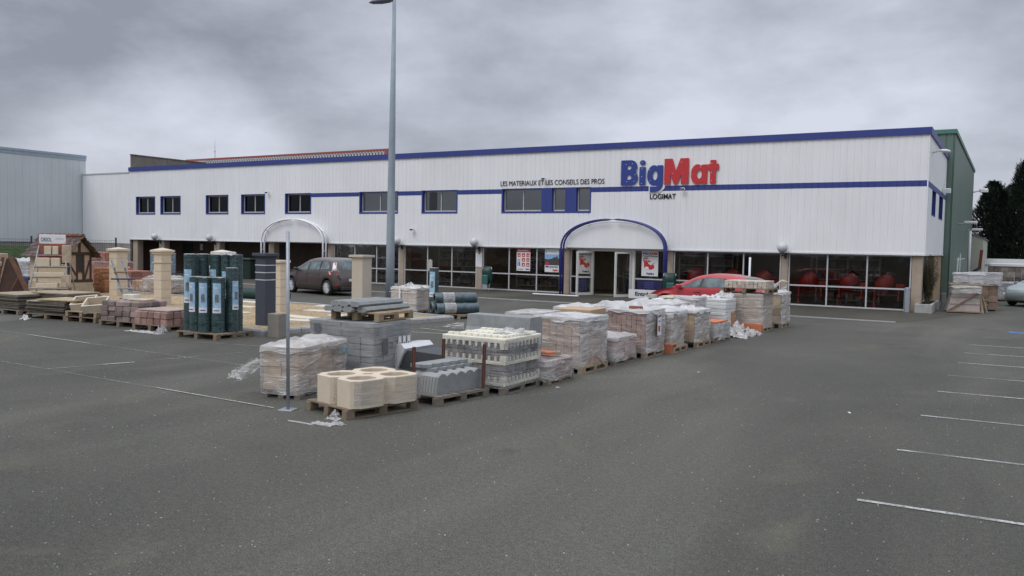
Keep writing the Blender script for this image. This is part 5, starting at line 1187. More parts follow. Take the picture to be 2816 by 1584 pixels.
# ---- middle distance: wrapped white blocks, roll, three pipes on a pallet
pallet('pallet under the white wrapped blocks behind the lamp post', -16.95, 21.95, radians(2), 1.15, 1.0, WOOD, seed=50, z=.0)
t = load('low white and cream block stack strapped and wrapped behind the lamp post', -16.95, 21.95, 1.08, .95, .70, (3, 3, 5), M('white_cream_blocks', (.60, .52, .44), .85, .08, 8, island=.1), 51, fl=dict(amp=.02, mat=FILM, matT=FILMT, puff=.10, rag=.04, crinkle=.7))
mb = MB(); mb.box(-.15, -.08, -.535, -.525, 0, .72); mb.box(-.57, .57, -.53, -.52, .55, .565); mb.box(-.57, .57, -.53, -.52, .22, .235); mb.build('strap', WPLAS, t)
rag_heap(t, [(.05, -.2, .74, .16, .12, .18), (.35, -.2, .72, .2, .12, .10)], 1, 33)
def wrap_roll(lab, x, y, z, r, h, rz=0, tilt=None, lb=True, seed=0, ang=-.55, grp='plastic wrapped rolls of green wire mesh', lz=(.40, .80), extra=None):
    t = thing('mesh_roll', lab, 'wire mesh roll', (x, y, z), rz, grp); S = seed * 3.3; n = 40; nv = int(h / .03)
    mb = MB()
    def f(i, j):
        a = 2 * pi * i / n; q = j / nv * h; e = 1 + .028 * noise.noise((cos(a) * 1.5 + S, sin(a) * 1.5, q * 14)) + .012 * sin(q * 62) + .02 * noise.noise((cos(a) * 4, sin(a) * 4 + S, q * 5)); return (r * e * cos(a), r * e * sin(a), q)
    mb.grid(f, n, nv, 0, True, True); mb.build('roll', MESHM, t, fix=False)
    mb = MB(); mb.lathe([(r * .98, h - .02), (r * 1.0, h + .006), (r * .55, h + .012), (r * .5, h - .02), (r * .5, h - .10), (0, h - .10)], n); mb.build('end_film', FILMM if lb else MESHM, t)
    if lb:
        a0, a1 = ang - .62, ang + .62; z0, z1 = h * lz[0], h * lz[1]; R = r * 1.055
        def patch(nm, m_, b0, b1, c0, c1, rr):
            mb = MB(); mb.grid(lambda i, j: (rr * cos(b0 + (b1 - b0) * i / 10), rr * sin(b0 + (b1 - b0) * i / 10), c0 + (c1 - c0) * j), 10, 1, 0, True); return mb.build(nm, m_, t, fix=False)
        patch('paper_label', PRINTM, a0 - pi / 2 + .55, a1 - pi / 2 + .55, z0, z1, R)
        patch('label_foot', SIGNW, a0 - pi / 2 + .55, a1 - pi / 2 + .55, z0, z0 + (z1 - z0) * .18, R + .003)
        patch('label_picture', DARKPR2, ang - pi / 2 + .55 - .25, ang - pi / 2 + .55 + .3, z0 + (z1 - z0) * .36, z0 + (z1 - z0) * .62, R + .003)
        patch('label_text', WPLAS, ang - pi / 2 + .55 - .4, ang - pi / 2 + .55 + .2, z0 + (z1 - z0) * .82, z0 + (z1 - z0) * .86, R + .003)
        patch('label_text', LETTERB, ang - pi / 2 + .55 - .4, ang - pi / 2 + .55 + .35, z0 + (z1 - z0) * .07, z0 + (z1 - z0) * .10, R + .006)
    return t
k = NT('wrapped_green_mesh')
wv = k.n('ShaderNodeTexWave', bands_direction='Z'); k.l(k.c, wv.inputs[0]); wv.inputs['Scale'].default_value = 5.5; wv.inputs['Distortion'].default_value = 1.5; wv.inputs['Detail'].default_value = 2
bs = k.mix(wv.outputs['Fac'], (.005, .025, .025), (.015, .055, .051)); fl = k.noise(7, 5, .7, 1.2, stretch=(1, 1, 3.2), rot=(.3, .2, 0)); fd = k.math('ABSOLUTE', k.math('SUBTRACT', fl, .5))
bs = k.mix(k.ramp(fd, [(0, .5), (.014, .14), (.06, 0)]), bs, (.34, .40, .42)); k.col(bs); k.rough(.28); k.bump(fl, .5, .03); MESHM = k.m
PRINTM = M('label_light_blue', (.34, .52, .66), .5, .25, 9); DARKPR2 = M('label_picture_print', (.16, .17, .17), .6, .6, 26)
wrap_roll('single upright wrapped mesh roll behind the small sign plate, left of the pipes', -15.95, 21.75, .02, .15, 1.50, lb=True, seed=9, ang=-.35, lz=(.38, .92))
RP = radians(52)
pallet('pallet under the three wrapped rolls lying on their side', -14.80, 21.32, RP, 1.2, .8, WOODN, seed=51)
MP = T(-14.80, 21.32, 0) @ RZ(RP)
for q, (yy, zz, lab, L) in enumerate([(-.30, .32, 'lower right roll of the three lying on their side', 1.35), (.10, .32, 'lower left roll of the three lying on their side', 1.2), (-.08, .62, 'top roll of the three lying on their side', 1.35)]):
    t = thing('pipe_roll', 'dark green wrapped ' + lab, 'roll', tuple(MP @ Vector((-.68 - (.06 if q == 1 else 0), yy * .92 + .08, zz))), RP, 'wrapped rolls lying on their side')
    mb = MB(); mb.lathe([(.105, .03), (.11, 0), (.165, 0), (.175, .02), (.172, L - .02), (.165, L), (.11, L), (.105, L - .03)], 28, 0, Matrix.Rotation(pi / 2, 4, 'Y')); mb.build('roll', M('wrapped_dark_roll', (.055, .085, .095), .22, .6, 9, spec=.8), t)
    mb = MB(); mb.lathe([(.104, .005), (.104, L - .01)], 20, 0, Matrix.Rotation(pi / 2, 4, 'Y')); mb.lathe([(0, .5), (.104, .5)], 20, 0, Matrix.Rotation(pi / 2, 4, 'Y')); mb.build('bore', BLKPL, t)
    mb = MB(); mb.lathe([(.1765, .25), (.1785, .27), (.1785, .60), (.1765, .62)], 28, 0, Matrix.Rotation(pi / 2, 4, 'Y')); mb.build('film_band', FILMM, t)

# ---- pallet of green mesh rolls
RM = radians(2)
pallet('reddish pallet under the tall group of green mesh rolls', -16.15, 13.30, RM, 1.36, 1.12, WOOD, seed=60)
spots = [(-.50, .20, 1.80, 'tallest row, far left wrapped mesh roll with a label on its left edge', -1.3, (.36, .80)), (-.19, .34, 1.80, 'tallest row, second wrapped mesh roll from the left', -.35, (.36, .80)), (.14, .38, 1.80, 'tallest row, third wrapped mesh roll from the left', .05, (.42, .78)), (.46, .36, 1.80, 'tallest row, fourth wrapped mesh roll, right end', None, None),
         (-.14, -.30, 1.28, 'front row short wrapped mesh roll on the left', -.45, (.36, .90)), (.20, -.34, 1.28, 'front row short wrapped mesh roll in the middle', .0, (.36, .90)), (.50, -.22, 1.28, 'front row short wrapped mesh roll on the right', .10, (.36, .90)), (.60, .10, 1.50, 'medium height wrapped mesh roll at the right end of the pallet', 1.0, (.35, .80)),
         (-.48, -.18, 1.80, 'tall wrapped mesh roll at the front left corner of the pallet', -.15, (.36, .80))]
MM = T(-16.27, 13.28, .141) @ RZ(RM)
for q, (a, b, h, lab, ang, lz) in enumerate(spots):
    c = MM @ Vector((a, b, 0)); wrap_roll(lab, c.x, c.y, c.z, .15 if q != 7 else .14, h, seed=q + 1, lb=ang is not None, ang=ang or 0, lz=lz or (0, 1))
t = thing('loose_film', 'crumpled film scrap on top of the tallest mesh rolls', 'plastic film', (-16.0, 13.6, 1.93)); rag_heap(t, [(0, 0, 0, .22, .12, .10)], 1, 44, FILMM)
# long green bundle lying behind
t = thing('green_bundle', 'long dark green polythene bundle lying behind the anthracite pillar', 'bundle', (-24.4, 21.75, .0), radians(10)); mb = MB()
mb.grid(lambda i, j: (-1.6 + j * .16, .24 * cos(2 * pi * i / 16) * (1 + .08 * noise.noise((i * .5, j * .4, 1))), .26 + .26 * sin(2 * pi * i / 16)), 16, 20, 0, True, True); mb.lathe([(0, 0), (.24, 0)], 16, 0, T(-1.6, 0, .26) @ Matrix.Rotation(pi / 2, 4, 'Y')); mb.lathe([(0, 0), (.24, 0)], 16, 0, T(1.6, 0, .26) @ Matrix.Rotation(pi / 2, 4, 'Y')); mb.build('bundle', GREENPL, t)
# ------------------------------------------------------------------ left display area
# weathered cobbles / pavers on pallets
for lab, x, y, rz, w_, d_, nb, h, sd, m_ in [('larger stack of weathered cobble pavers on the left pallet', -19.85, 13.75, .12, 1.35, 1.0, (5, 4, 4), .52, 61, PAVER),
                                   ('smaller stack of reddish cobble pavers left of the mesh rolls', -18.45, 13.65, .10, 1.15, .95, (5, 4, 2), .34, 62, PAVERR)]:
    pallet('pallet under the ' + lab, x, y, rz, w_ + .05, d_ + .05, WOOD, seed=sd)
    t = thing('paver_stack', lab, 'pavers', (x, y, .14), rz, 'weathered cobble stacks'); mb = MB(); bricks(mb, w_, d_, 0, h, *nb, .014, .022, sd, bev=.022); mb.build('pavers', m_, t)
t = thing('stone_slab', 'thin pinkish slab lying over the smaller cobble stack', 'slab', (-18.4, 13.7, .485), .1); mb = MB(); mb.bbox(-.58, .5, -.45, .4, 0, .03, .01); mb.build('slab', M('pinkish_slab', (.36, .29, .25), .9, .2, 5), t)
t = thing('white_block', 'small white block on top of the larger cobble stack', 'block', (-20.1, 13.85, .665), .1); mb = MB(); mb.bbox(-.22, .2, -.12, .12, 0, .13, .01); mb.build('block', M('offwhite', (.60, .57, .50), .8), t)
t = thing('stone_slab', 'flat pale slab beside the small white block on the larger cobble stack', 'slab', (-19.6, 13.8, .665), .2); mb = MB(); mb.bbox(-.3, .3, -.2, .2, 0, .035, .01); mb.build('slab', SAND, t)
t = thing('loose_film', 'torn film trailing on the asphalt before the reddish cobble stack', 'plastic film', (-17.95, 12.85, 0)); rag_heap(t, [(0, 0, 0, .5, .14, .05), (.25, .15, 0, .12, .12, .22), (-.5, -.05, 0, .3, .1, .04)], 1, 51, FILMM)
# stone sinks
pallet('pallet carrying the two tilted cream stone sinks', -21.55, 13.75, .1, 1.2, .95, WOOD, seed=63)
pallet('second pallet stacked under the two tilted cream stone sinks', -21.55, 13.75, .12, 1.2, .95, WOODN, z=.142, seed=64)
for q, (x, y, lab) in enumerate([(-21.95, 13.72, 'left cream stone sink tilted forward on the pallet'), (-21.25, 13.62, 'right cream stone sink tilted forward on the pallet')]):
    t = thing('stone_sink', lab, 'sink', (x, y, .36), radians(38)); mb = MB(); R_ = Matrix.Rotation(radians(26), 4, 'X') @ Matrix.Rotation(radians(-6), 4, 'Y')
    a, b, h, k_ = .30, .24, .24, .035
    mb.box(-a, a, -b, -b + k_, 0, h, 0, R_); mb.box(-a, a, b - k_, b, 0, h, 0, R_); mb.box(-a, -a + k_, -b + k_, b - k_, 0, h, 0, R_); mb.box(a - k_, a, -b + k_, b - k_, 0, h, 0, R_); mb.build('basin', M('sink_cream', (.62, .54, .42), .8, .05), t)
    mb = MB(); mb.box(-a + k_, a - k_, -b + k_, b - k_, 0.0, .04, 0, R_); mb.build('basin_floor', M('sink_floor', (.34, .27, .18), .9, .1), t)
    mb = MB(); mb.bbox(-.25, .2, -.05, .15, -.1, .02, .005); mb.build('wedge', WOODN, t)
# slab piles
def slabpile(lab, x, y, rz, w_, d_, n, seed, z0=.14, top=True, th=.035):
    rnd = random.Random(seed); t = thing('slab_stack', lab, 'slab stack', (x, y, z0), rz, 'stacks of stone slabs'); mb = MB()
    for i in range(n):
        a, b, c = rnd.uniform(-.035, .035), rnd.uniform(-.035, .035), rnd.uniform(-.03, .03)
        mb.bbox(-w_ / 2 + a, w_ / 2 + a, -d_ / 2 + b, d_ / 2 + b, i * (th + .012), i * (th + .012) + th, .006, 0, RZ(c))
        for s in (-.3, .3): mb.box(s * w_ - .03, s * w_ + .03, -d_ * .45, d_ * .45, i * (th + .012) + th, (i + 1) * (th + .012))
    mb.build('slabs', SLATE, t)
    mb = MB(); z = n * (th + .012); mb.bbox(-w_ / 2, w_ / 2 - .05, -d_ / 2, d_ / 2, z, z + .03, .006, 0, RZ(.04)); mb.build('top_slab', SLATET, t)
for i, a in enumerate([('long stack of stone slabs nearest the camera at the left', -23.05, 13.75, .16, 1.5, 1.15, 7, 71), ('dark stone slab stack at the far left edge of the yard', -25.4, 13.9, .05, 1.5, 1.2, 9, 72),
          ('dark stone slab stack between the brown frame and the nearest slabs', -24.35, 14.6, .1, 1.6, 1.1, 10, 73)]):
    slabpile(*a); pallet('pallet under the ' + a[0], a[1], a[2], a[3], a[4] + .05, a[5] + .05, WOOD if i == 0 else WOODG, seed=70 + i)
t = thing('slab', 'yellowish stone slab laid loosely over the right part of the nearest slab stack', 'slab', (-22.75, 13.70, .52), .2); mb = MB(); mb.bbox(-.62, .62, -.5, .5, 0, .035, .008); mb.build('slab', M('yellow_stone', (.36, .29, .17), .9, .2, 4), t)
t = thing('rubble_bag', 'small white bag on the asphalt before the slab stacks', 'bag', (-23.2, 12.75, 0)); rag_heap(t, [(0, 0, 0, .16, .10, .16)], 1, 61, FILMT, 'bag')
# tan stone pack at the left edge
t = thing('stone_pack', 'pack of tan stone blocks with white tops at the left edge of the picture', 'stone blocks', (-34.9, 17.5, .1), radians(8)); mb = MB(); bricks(mb, 1.5, 1.2, 0, 1.5, 5, 3, 6, .02, .015, 75, bev=.02); mb.build('blocks', M('tan_stone_units', (.40, .29, .20), .9, .2, 7, bump=.3, island=.25), t)
rag_heap(t, [(.1, -.2, 1.5, .6, .4, .18)], 1, 63, M('rubble_top', (.30, .16, .12), .9, .5, 12), 'rubble')
# brown A shaped wooden frame
t = thing('timber_easel', 'dark brown triangular timber easel leaning between the tan stones and the display rack', 'frame', (-31.3, 16.75, 0), radians(30)); t.scale = (1.3, 1.3, 1.28); mb = MB()
mb.prism([(-.46, .0), (.50, .0), (.10, 1.15), (-.16, 1.15)], 0, .04, 'y'); mb.build('panel', DKTIMB, t); mb = MB(); mb.bar((.56, -.06, 0), (-.02, -.04, 1.2), .09); mb.bar((-.52, -.03, 0), (-.24, -.03, 1.18), .06); mb.bar((-.46, -.06, .10), (.5, -.06, .10), .05); mb.bar((-.1, -.09, .02), (.26, -.06, .72), .03, .03); mb.build('batten', M('brown_batten', (.15, .075, .05), .85, .2), t)
for q, (x, z) in enumerate([(-.3, 1.05)]):
    mb = MB(); mb.bbox(-.06 + x, .06 + x, -.10, -.06, z - .12, z, .02); mb.build('label_scrap', FILMM, t, fix=False)
# half-timbered show hut
HX, HY = -30.3, 18.75
t = thing('display_hut', 'small half-timbered display hut with a brown tiled roof and a dark window', 'hut', (HX, HY, .1))
mb = MB(); mb.bbox(-2.6, .0, -.55, .50, .0, .48, .03); mb.build('stone_base', MASONRY, t)
mb = MB(); mb.bbox(-2.55, -.06, -.50, .45, .48, 1.62, .01); mb.prism([(-.50, 1.62), (.45, 1.62), (-.025, 2.15)], -2.5, -.06, 'x'); mb.build('wall', ORTXT, t)
mb = MB()
for y0, y1 in ((-.50, -.42), (.37, .45), (-.17, -.10), (.09, .16)): mb.box(-.06, -.02, y0, y1, .50, 1.60)
mb.box(-.06, .0, -.54, .49, 1.52, 1.62); mb.box(-.06, .0, -.54, .49, .48, .58); mb.box(-.06, -.01, -.10, .09, .86, .93); mb.box(-.06, -.01, -.06, .01, 1.62, 2.10)
mb.bar((-.035, -.42, 1.15), (-.035, -.17, .75), .05, .06); mb.bar((-.035, .37, 1.30), (-.035, .16, .60), .05, .06)
mb.bar((-.03, -.52, 1.60), (-.03, -.02, 2.16), .06, .07); mb.bar((-.03, .48, 1.60), (-.03, -.02, 2.16), .06, .07); mb.build('timber', DKTIMB, t)
mb = MB(); mb.box(-.055, -.03, -.10, .09, .93, 1.52); mb.build('window', BLKPL, t)
mb = MB()
for (a, b) in ((-.42, -.17), (.16, .37)): mb.box(-.058, -.04, a, b, .60, 1.50)
mb.build('brick_infill', M('pale_brick_infill', (.47, .34, .25), .9, .15, 7, bump=.2), t)
mb = MB(); rnd = random.Random(9)
for s in (-1, 1):
    for r_ in range(8):
        for c in range(17):
            x0 = -2.75 + c * .175 + (.08 if r_ % 2 else 0); u0 = r_ / 8; u1 = u0 + .17
            y0 = -.025 + s * (.72 * (1 - u0)); y1 = -.025 + s * (.72 * (1 - u1)); z0 = 1.42 + .80 * u0 + .02; z1 = 1.42 + .80 * u1 - .0
            if x0 + .17 > .30: continue
            dz = rnd.uniform(-.008, .008); mb.add([(x0, y0, z0 + dz), (x0 + .17, y0, z0 + dz), (x0 + .17, y1, z1 + dz), (x0, y1, z1 + dz), (x0, y0, z0 + dz - .03), (x0 + .17, y0, z0 + dz - .03), (x0 + .17, y1, z1 + dz - .03), (x0, y1, z1 + dz - .03)], [(0, 1, 2, 3), (4, 7, 6, 5), (0, 4, 5, 1), (1, 5, 6, 2), (2, 6, 7, 3), (3, 7, 4, 0)])
mb.build('roof', ROOFT, t)
mb = MB()
for c in range(10): mb.tube([(-2.70 + c * .29, -.025, 2.235), (-2.70 + c * .29 + .30, -.025, 2.25)], .075, 8)
mb.build('ridge_tile', ROOFR, t)
t = thing('brick_pier', 'short orange-brown brick pier right of the display hut', 'brick pier', (-31.2, 20.3, .0)); mb = MB(); bricks(mb, .75, .5, 0, 1.08, 4, 2, 14, .012, .008, 78, bev=.008); mb.build('bricks', M('orange_brown_brick', (.36, .17, .085), .9, .25, 9, island=.35), t)
# display rack with stone samples, name board
t = thing('display_rack', 'grey steel ladder rack holding cream stone samples under a white name board', 'display rack', (-28.35, 16.45, .1), radians(44))
mb = MB()
for s in (-1, 1):
    mb.tube([(s * .62, -.35, 0), (s * .40, .25, 2.0)], .020, 6); mb.tube([(s * .66, .65, 0), (s * .42, .25, 1.9)], .020, 6)
for z in (.40, .78, 1.13, 1.55): mb.bar((-.62 + z * .11, -.32 + z * .30, z), (.62 - z * .11, -.32 + z * .30, z), .035)
mb.build('frame', GALV, t)
mb = MB()
for z, w_ in ((.42, .60), (.80, .56), (1.15, .5)): mb.box(-w_, w_, -.42 + z * .30, -.05 + z * .3, z, z + .025)
mb.build('shelf', M('pale_shelf', (.42, .38, .30), .8), t)
for q, (x0, x1, z0, z1) in enumerate([(-.46, -.02, 1.18, 1.46), (.0, .30, 1.18, 1.46), (-.24, -.0, 1.58, 1.86), (.02, .22, 1.58, 1.86), (-.52, .46, .83, .96), (-.42, .28, .45, .60), (.34, .62, 1.30, 1.90), (.36, .66, .52, .88)]):
    mb = MB(); mb.bbox(x0 + .01, x1 - .01, -.33 + z0 * .28, -.15 + z0 * .28, z0, z1, .015); mb.build('stone_sample', CREAM if q < 6 else MASONRY, t)
mb = MB(); mb.bbox(-.45, .45, .20, .26, 1.25, 1.95, .01); mb.build('red_back', M('red_back_panel', (.27, .09, .06), .85, .1), t)
mb = MB(); mb.bbox(.26, .60, -.2, .25, .0, .45, .02); mb.build('red_foot', M('red_brown_foot', (.22, .075, .055), .85, .15), t)
mb = MB(); mb.bbox(-.2, .3, -.3, .0, .0, .38, .04); mb.build('stone_foot', MASONRY, t)
nb = MB(); nb.bbox(-.42, .42, .24, .27, 1.93, 2.26, .01); nb.build('name_board', SIGNW, t)
text_mesh('ORSOL', -.36, .235, .34, .13, 0, M('faded_teal', (.12, .22, .26), .6), t, bold=.02, ext=.002).location = (0, .0, 1.98 - .235 + .0)
for c in t.children:
    if c.name.startswith('lettering'): c.location = (0, .235, 1.79)
mb = MB()
for z in (2.13, 2.09): mb.box(.10, .36, .236, .239, z, z + .012)
mb.build('board_small_print', M('faint_blue', (.40, .46, .52), .6), t)
# ladder rack by the column
t = thing('ladder_rack', 'small leaning grey ladder stand with coloured sample bars before the leftmost pillar', 'display stand', (-26.2, 17.6, .12), radians(48)); mb = MB()
for s in (-.17, .17): mb.bar((s + .35, -.2, 0), (s - .12, .25, 1.42), .05)
mb.build('frame', GALV, t)
for q, (u, m_, ov) in enumerate([(.06, TERRAD, .30), (.30, GALV, .25), (.52, NAVY, .38), (.68, M('brown_bar', (.2, .14, .1), .8), .22), (.80, SAND, .34)]):
    x = .35 - .47 * u; y = -.2 + .45 * u; z = 1.42 * u; mb = MB(); mb.bbox(x - ov, x + ov, y - .09, y - .02, z, z + .05, .006); mb.build('sample_bar', m_, t)
# distant packs left
def pack(lab, x, y, w_, d_, h, nb, mat, seed, z0=.12, cat='brick pack', nm='brick_pack', fl=None, rz=0):
    t = thing(nm, lab, cat, (x, y, z0), rz, 'packs standing in the back yard'); mb = MB(); bricks(mb, w_, d_, 0, h, *nb, .012, .01, seed, bev=.01); mb.build('units', mat, t)
    if fl is not None: film(t, w_ + .02, d_ + .02, -.04, h, seed, **fl)
    return t
pack('red brick packs under film beside the display hut', -37.2, 24.3, 2.4, 1.2, 1.05, (4, 2, 4), REDBR, 81, fl=dict(amp=.02, mat=FILMC, matT=FILM, puff=.08, rag=.6))
pack('upper pile of loose red bricks on the packs beside the hut', -37.3, 24.3, 2.0, 1.0, .38, (9, 4, 3), REDBR, 82, z0=1.22)
pack('grey wrapped pack behind the brown timber frame', -40.5, 22.6, 1.6, 1.3, 1.0, (2, 2, 3), M('greyish_packs', (.36, .36, .38), .8, .3, 3), 83, fl=dict(amp=.06, mat=FILMM, matT=FILMT, puff=.2, rag=.2), cat='wrapped stack', nm='wrapped_stack')
pack('dark navy bundle below the grey wrapped pack', -38.4, 21.2, 1.3, .7, .34, (3, 2, 1), NAVY, 84, cat='bundle', nm='dark_bundle')
pack('red brick pack between the hut and the leftmost pillar', -34.4, 23.6, 1.8, 1.1, .70, (4, 2, 3), REDBR, 85)
t = pack('crumpled wrapped pile of cream stones between the two cream pillars', -29.6, 21.9, 1.5, 1.0, .55, (5, 3, 3), SAND, 86, fl=dict(amp=.14, mat=FILM, matT=FILM, puff=.25, rag=.2, crinkle=2), cat='wrapped stack', nm='wrapped_stack')
mb = MB(); mb.bbox(-.55, -.25, -.15, .15, .72, .92, .02); mb.build('loose_block', CREAM, t)
pallet('pallet under the crumpled wrapped cream stones', -29.6, 21.9, 0, 1.7, 1.2, WOODR, seed=86)
pack('small heap of tan stones right of the leftmost pillar', -31.3, 22.1, .7, .6, .42, (3, 2, 3), M('peach_stone', (.45, .30, .21), .9, .2, 7, island=.2), 87, cat='stones', nm='stone_heap')
t = pack('pallet load of light blue labelled cans in the dark recess behind the ogee pillar', -45.6, 33.6, 1.3, .9, 1.25, (4, 2, 2), M('blue_labelled', (.22, .30, .38), .5, .6, 12, island=.3), 88, cat='wrapped stack', nm='wrapped_stack', fl=dict(amp=.01, mat=FILMC, matT=FILM, puff=.02, rag=.1, crinkle=.6), z0=.14)
pallet('pallet of the light blue cans in the recess', -45.6, 33.6, 0, 1.4, 1.0, WOODG, seed=88)
pack('low white pack on a pallet in the recess right of the ogee pillar', -41.6, 33.9, 1.2, .9, .35, (2, 2, 1), SIGNW, 89, z0=.35, cat='pack', nm='wrapped_stack')
t = thing('door_notice', 'small white notice on the dark wall at the left end of the recess', 'notice', (-48.0, 38.3, 1.55)); flat(t, 'sheet', SIGNW, 0, .3, 0, .42, .02)
t = thing('dark_bin', 'dark green container in the recess between the mesh rolls and the anthracite pillar', 'container', (-38.9, 34.6, .02)); mb = MB(); mb.bbox(-1.2, .4, -.4, .6, 0, 1.1, .06); mb.build('body', M('bin_green', (.008, .022, .016), .6, .2), t); mb = MB(); mb.bbox(-1.25, .45, -.45, .65, 1.1, 1.2, .04); mb.build('lid', M('bin_lid', (.012, .03, .022), .5), t)

# ------------------------------------------------------------------ cars
def car(nm, lab, loc, rz, S):
    """lofted hatchback heading local -X; local y=-w/2 side is the one seen"""
    t = thing(nm, lab, 'car', loc, rz); L = S['L']; paint = S['paint']; HW = S['W'] / 2
    def ip(P, x):
        if x <= P[0][0]: return P[0][1]
        for (a, b), (c, d) in zip(P, P[1:]):
            if x <= c:
                u = (x - a) / (c - a); u = u * u * (3 - 2 * u) if S.get('smooth', True) and (c - a) > .25 and False else u; return b + (d - b) * u
        return P[-1][1]
    def sm(P, x, e=.10): return (ip(P, x - e) + 2 * ip(P, x) + ip(P, x + e)) / 4
    N = 110; xs = [L * i / N for i in range(N + 1)]; wx = S['wheels']; R = S['R']
    def sec(x):
        top = sm(S['top'], x); belt = min(sm(S['belt'], x, .2), top - .005); zb = ip(S['bot'], x)
        for c in wx:
            q = (R + .075) ** 2 - (x - c) ** 2
            if q > 0: zb = max(zb, R + sqrt(q) * 1.0 - .005)
        e = min(1, x / .55); e2 = min(1, (L - x) / .5); rd = (1 - (1 - e) ** 2.4 * .34) * (1 - (1 - e2) ** 2.4 * .22); w0 = HW * rd
        gh = max(0, min(1, (top - belt) / .45)); wr = w0 * (1 - .235 * gh)
        zm = max(zb + .04, .30 + .25 * (belt - .30)); zs = max(zb + .02, .26)
        zs = max(zs, zb + .01); zm = max(zm, zs + .02); zh = max(zm + .02, belt - .13)
        zh = min(max(zh, zm + .01), belt - .01) if belt - .01 > zm + .01 else zm + .01
        wf = S.get('flare', .012); fl = 0
        for c in wx: fl = max(fl, max(0, 1 - abs(x - c) / (R + .18)))
        P = [(0, zb + .0), (w0 * .80, zb), (w0 * .975 + fl * wf, zb + .005), (w0 * 1.0 + fl * wf, zm), (w0 * .995 + fl * wf * .6, (zm + zh) / 2), (w0 * .975, zh), (w0 * .945, max(belt, zh + .005)),
             (wr + .0, max(top - .075 * gh - .02, belt + .006)), (wr * .90, max(top - .02, belt + .010)), (wr * .60, top), (0, top + .012)]
        return P
    secs = [sec(x) for x in xs]; K = len(secs[0])
    def ring(P): return [(-y, z) for y, z in P] + [(y, z) for y, z in P[-2:0:-1]]
    rings = [ring(P) for P in secs]; n = len(rings[0]); mb = MB(); vs = [(x, y, z) for x, r_ in zip(xs, rings) for y, z in r_]
    fs = [(i * n + k, i * n + (k + 1) % n, (i + 1) * n + (k + 1) % n, (i + 1) * n + k) for i in range(N) for k in range(n)]
    fs += [tuple(range(n - 1, -1, -1)), tuple(N * n + k for k in range(n))]; mb.add(vs, fs, 0, True); body = mb.build('body', paint, t)
    # side windows: band between belt point (6) and roof edge point (7), on both sides
    def pt(x, a, side, off=.006):
        P = sec(x); (y0, z0), (y1, z1) = P[6], P[7]; u = S['wz0'] + (S['wz1'] - S['wz0']) * a; y = y0 + (y1 - y0) * u; z = z0 + (z1 - z0) * u; return (x, side * (y + off), z)
    for side in (-1, 1):
        for (a0, a1, b0, b1) in S['sidewin']:      # bottom x range a0..a1, top x range b0..b1
            mb = MB(); mb.grid(lambda i, j: pt(a0 + (a1 - a0) * i / 12 + ((b0 - a0) + ((b1 - a1) - (b0 - a0)) * i / 12) * j / 4, j / 4, side), 12, 4, 0, True)
            mb.build('side_window', S['glass'], t)
        a0, a1, b0, b1 = S['surround']; mb = MB(); mb.grid(lambda i, j: pt(a0 + (a1 - a0) * i / 30 + ((b0 - a0) + ((b1 - a1) - (b0 - a0)) * i / 30) * j / 4, -.04 + 1.08 * j / 4, side, .002), 30, 4, 0, True); mb.build('window_surround', BLKPL, t)
    def strip(x0, x1, kk, nm_, m_, off=.006, n_=8, w_=(.9)):
        mb = MB()
        def f(i, j):
            x = x0 + (x1 - x0) * j / n_; P = sec(x); wt = P[8][0] * w_; u = i / 10 * 2 - 1
            return (x, u * wt, P[9][1] + .012 * (1 - abs(u)) + off + (P[8][1] - P[9][1]) * max(0, abs(u) - .66) / .34)
        mb.grid(f, 10, n_, 0, True); return mb.build(nm_, m_, t)
    strip(*S['screen'], 0, 'windscreen', S['glass'], .008); strip(*S['rear'], 0, 'rear_window', S['glass'], .010, w_=.86)
    for c in wx:
        for side in (-1, 1):
            Mw = T(c, side * (HW - .09), R) @ Matrix.Rotation(pi / 2 * side, 4, 'X')
            mb = MB(); mb.lathe([(R - .11, -.10), (R - .02, -.10), (R, -.07), (R, .06), (R - .02, .09), (R - .10, .095), (R - .115, .05)], 32, 0, T(c, side * (HW - .11), R) @ Matrix.Rotation(-pi / 2 * side * -1, 4, 'X')); wh = mb.build('wheel', BLACK, t)
            mb = MB(); Mr = T(c, side * (HW - .10), R) @ Matrix.Rotation(pi / 2 * side, 4, 'X'); sg_ = -1
            mb.lathe([(R - .115, .02 * sg_), (R - .10, .085 * sg_), (R - .125, .08 * sg_), (R - .13, .02 * sg_)], 32, 0, Mr); mb.lathe([(0, .075 * sg_), (.05, .078 * sg_), (.055, .05 * sg_)], 14, 0, Mr)
            for q in range(13):
                a = 2 * pi * q / 13; mb.bar(Mr @ Vector((.04 * cos(a), .04 * sin(a), .085 * sg_)), Mr @ Vector(((R - .10) * cos(a), (R - .10) * sin(a), .09 * sg_)), .034, .022)
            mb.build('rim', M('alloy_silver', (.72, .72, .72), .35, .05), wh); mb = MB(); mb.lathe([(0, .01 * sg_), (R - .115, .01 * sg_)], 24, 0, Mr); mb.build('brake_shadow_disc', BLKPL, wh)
            mb = MB(); mb.lathe([(R + .0, 0), (R + .07, 0), (R + .07, -.30 * 1), (0, -.30)], 24, 0, T(c, side * (HW - .05), R + .01) @ Matrix.Rotation(-pi / 2 * side, 4, 'X')) if False else None
    mb = MB(); mb.box(.35, L - .3, -HW + .25, HW - .25, .16, .34)
    for c in wx: mb.box(c - R - .07, c + R + .07, -HW + .20, HW - .20, .30, R * 2 + .05)
    mb.build('underbody', BLACK, t)
    # door seams
    for x in S['seams']:
        for side in (-1, 1):
            P = sec(x); pts = [(x + S.get('slant', 0) * 0, side * (y + .002), z) for y, z in P[3:7]]; mb = MB(); mb.tube(pts, .006, 5); mb.build('door_seam', BLKPL, t)
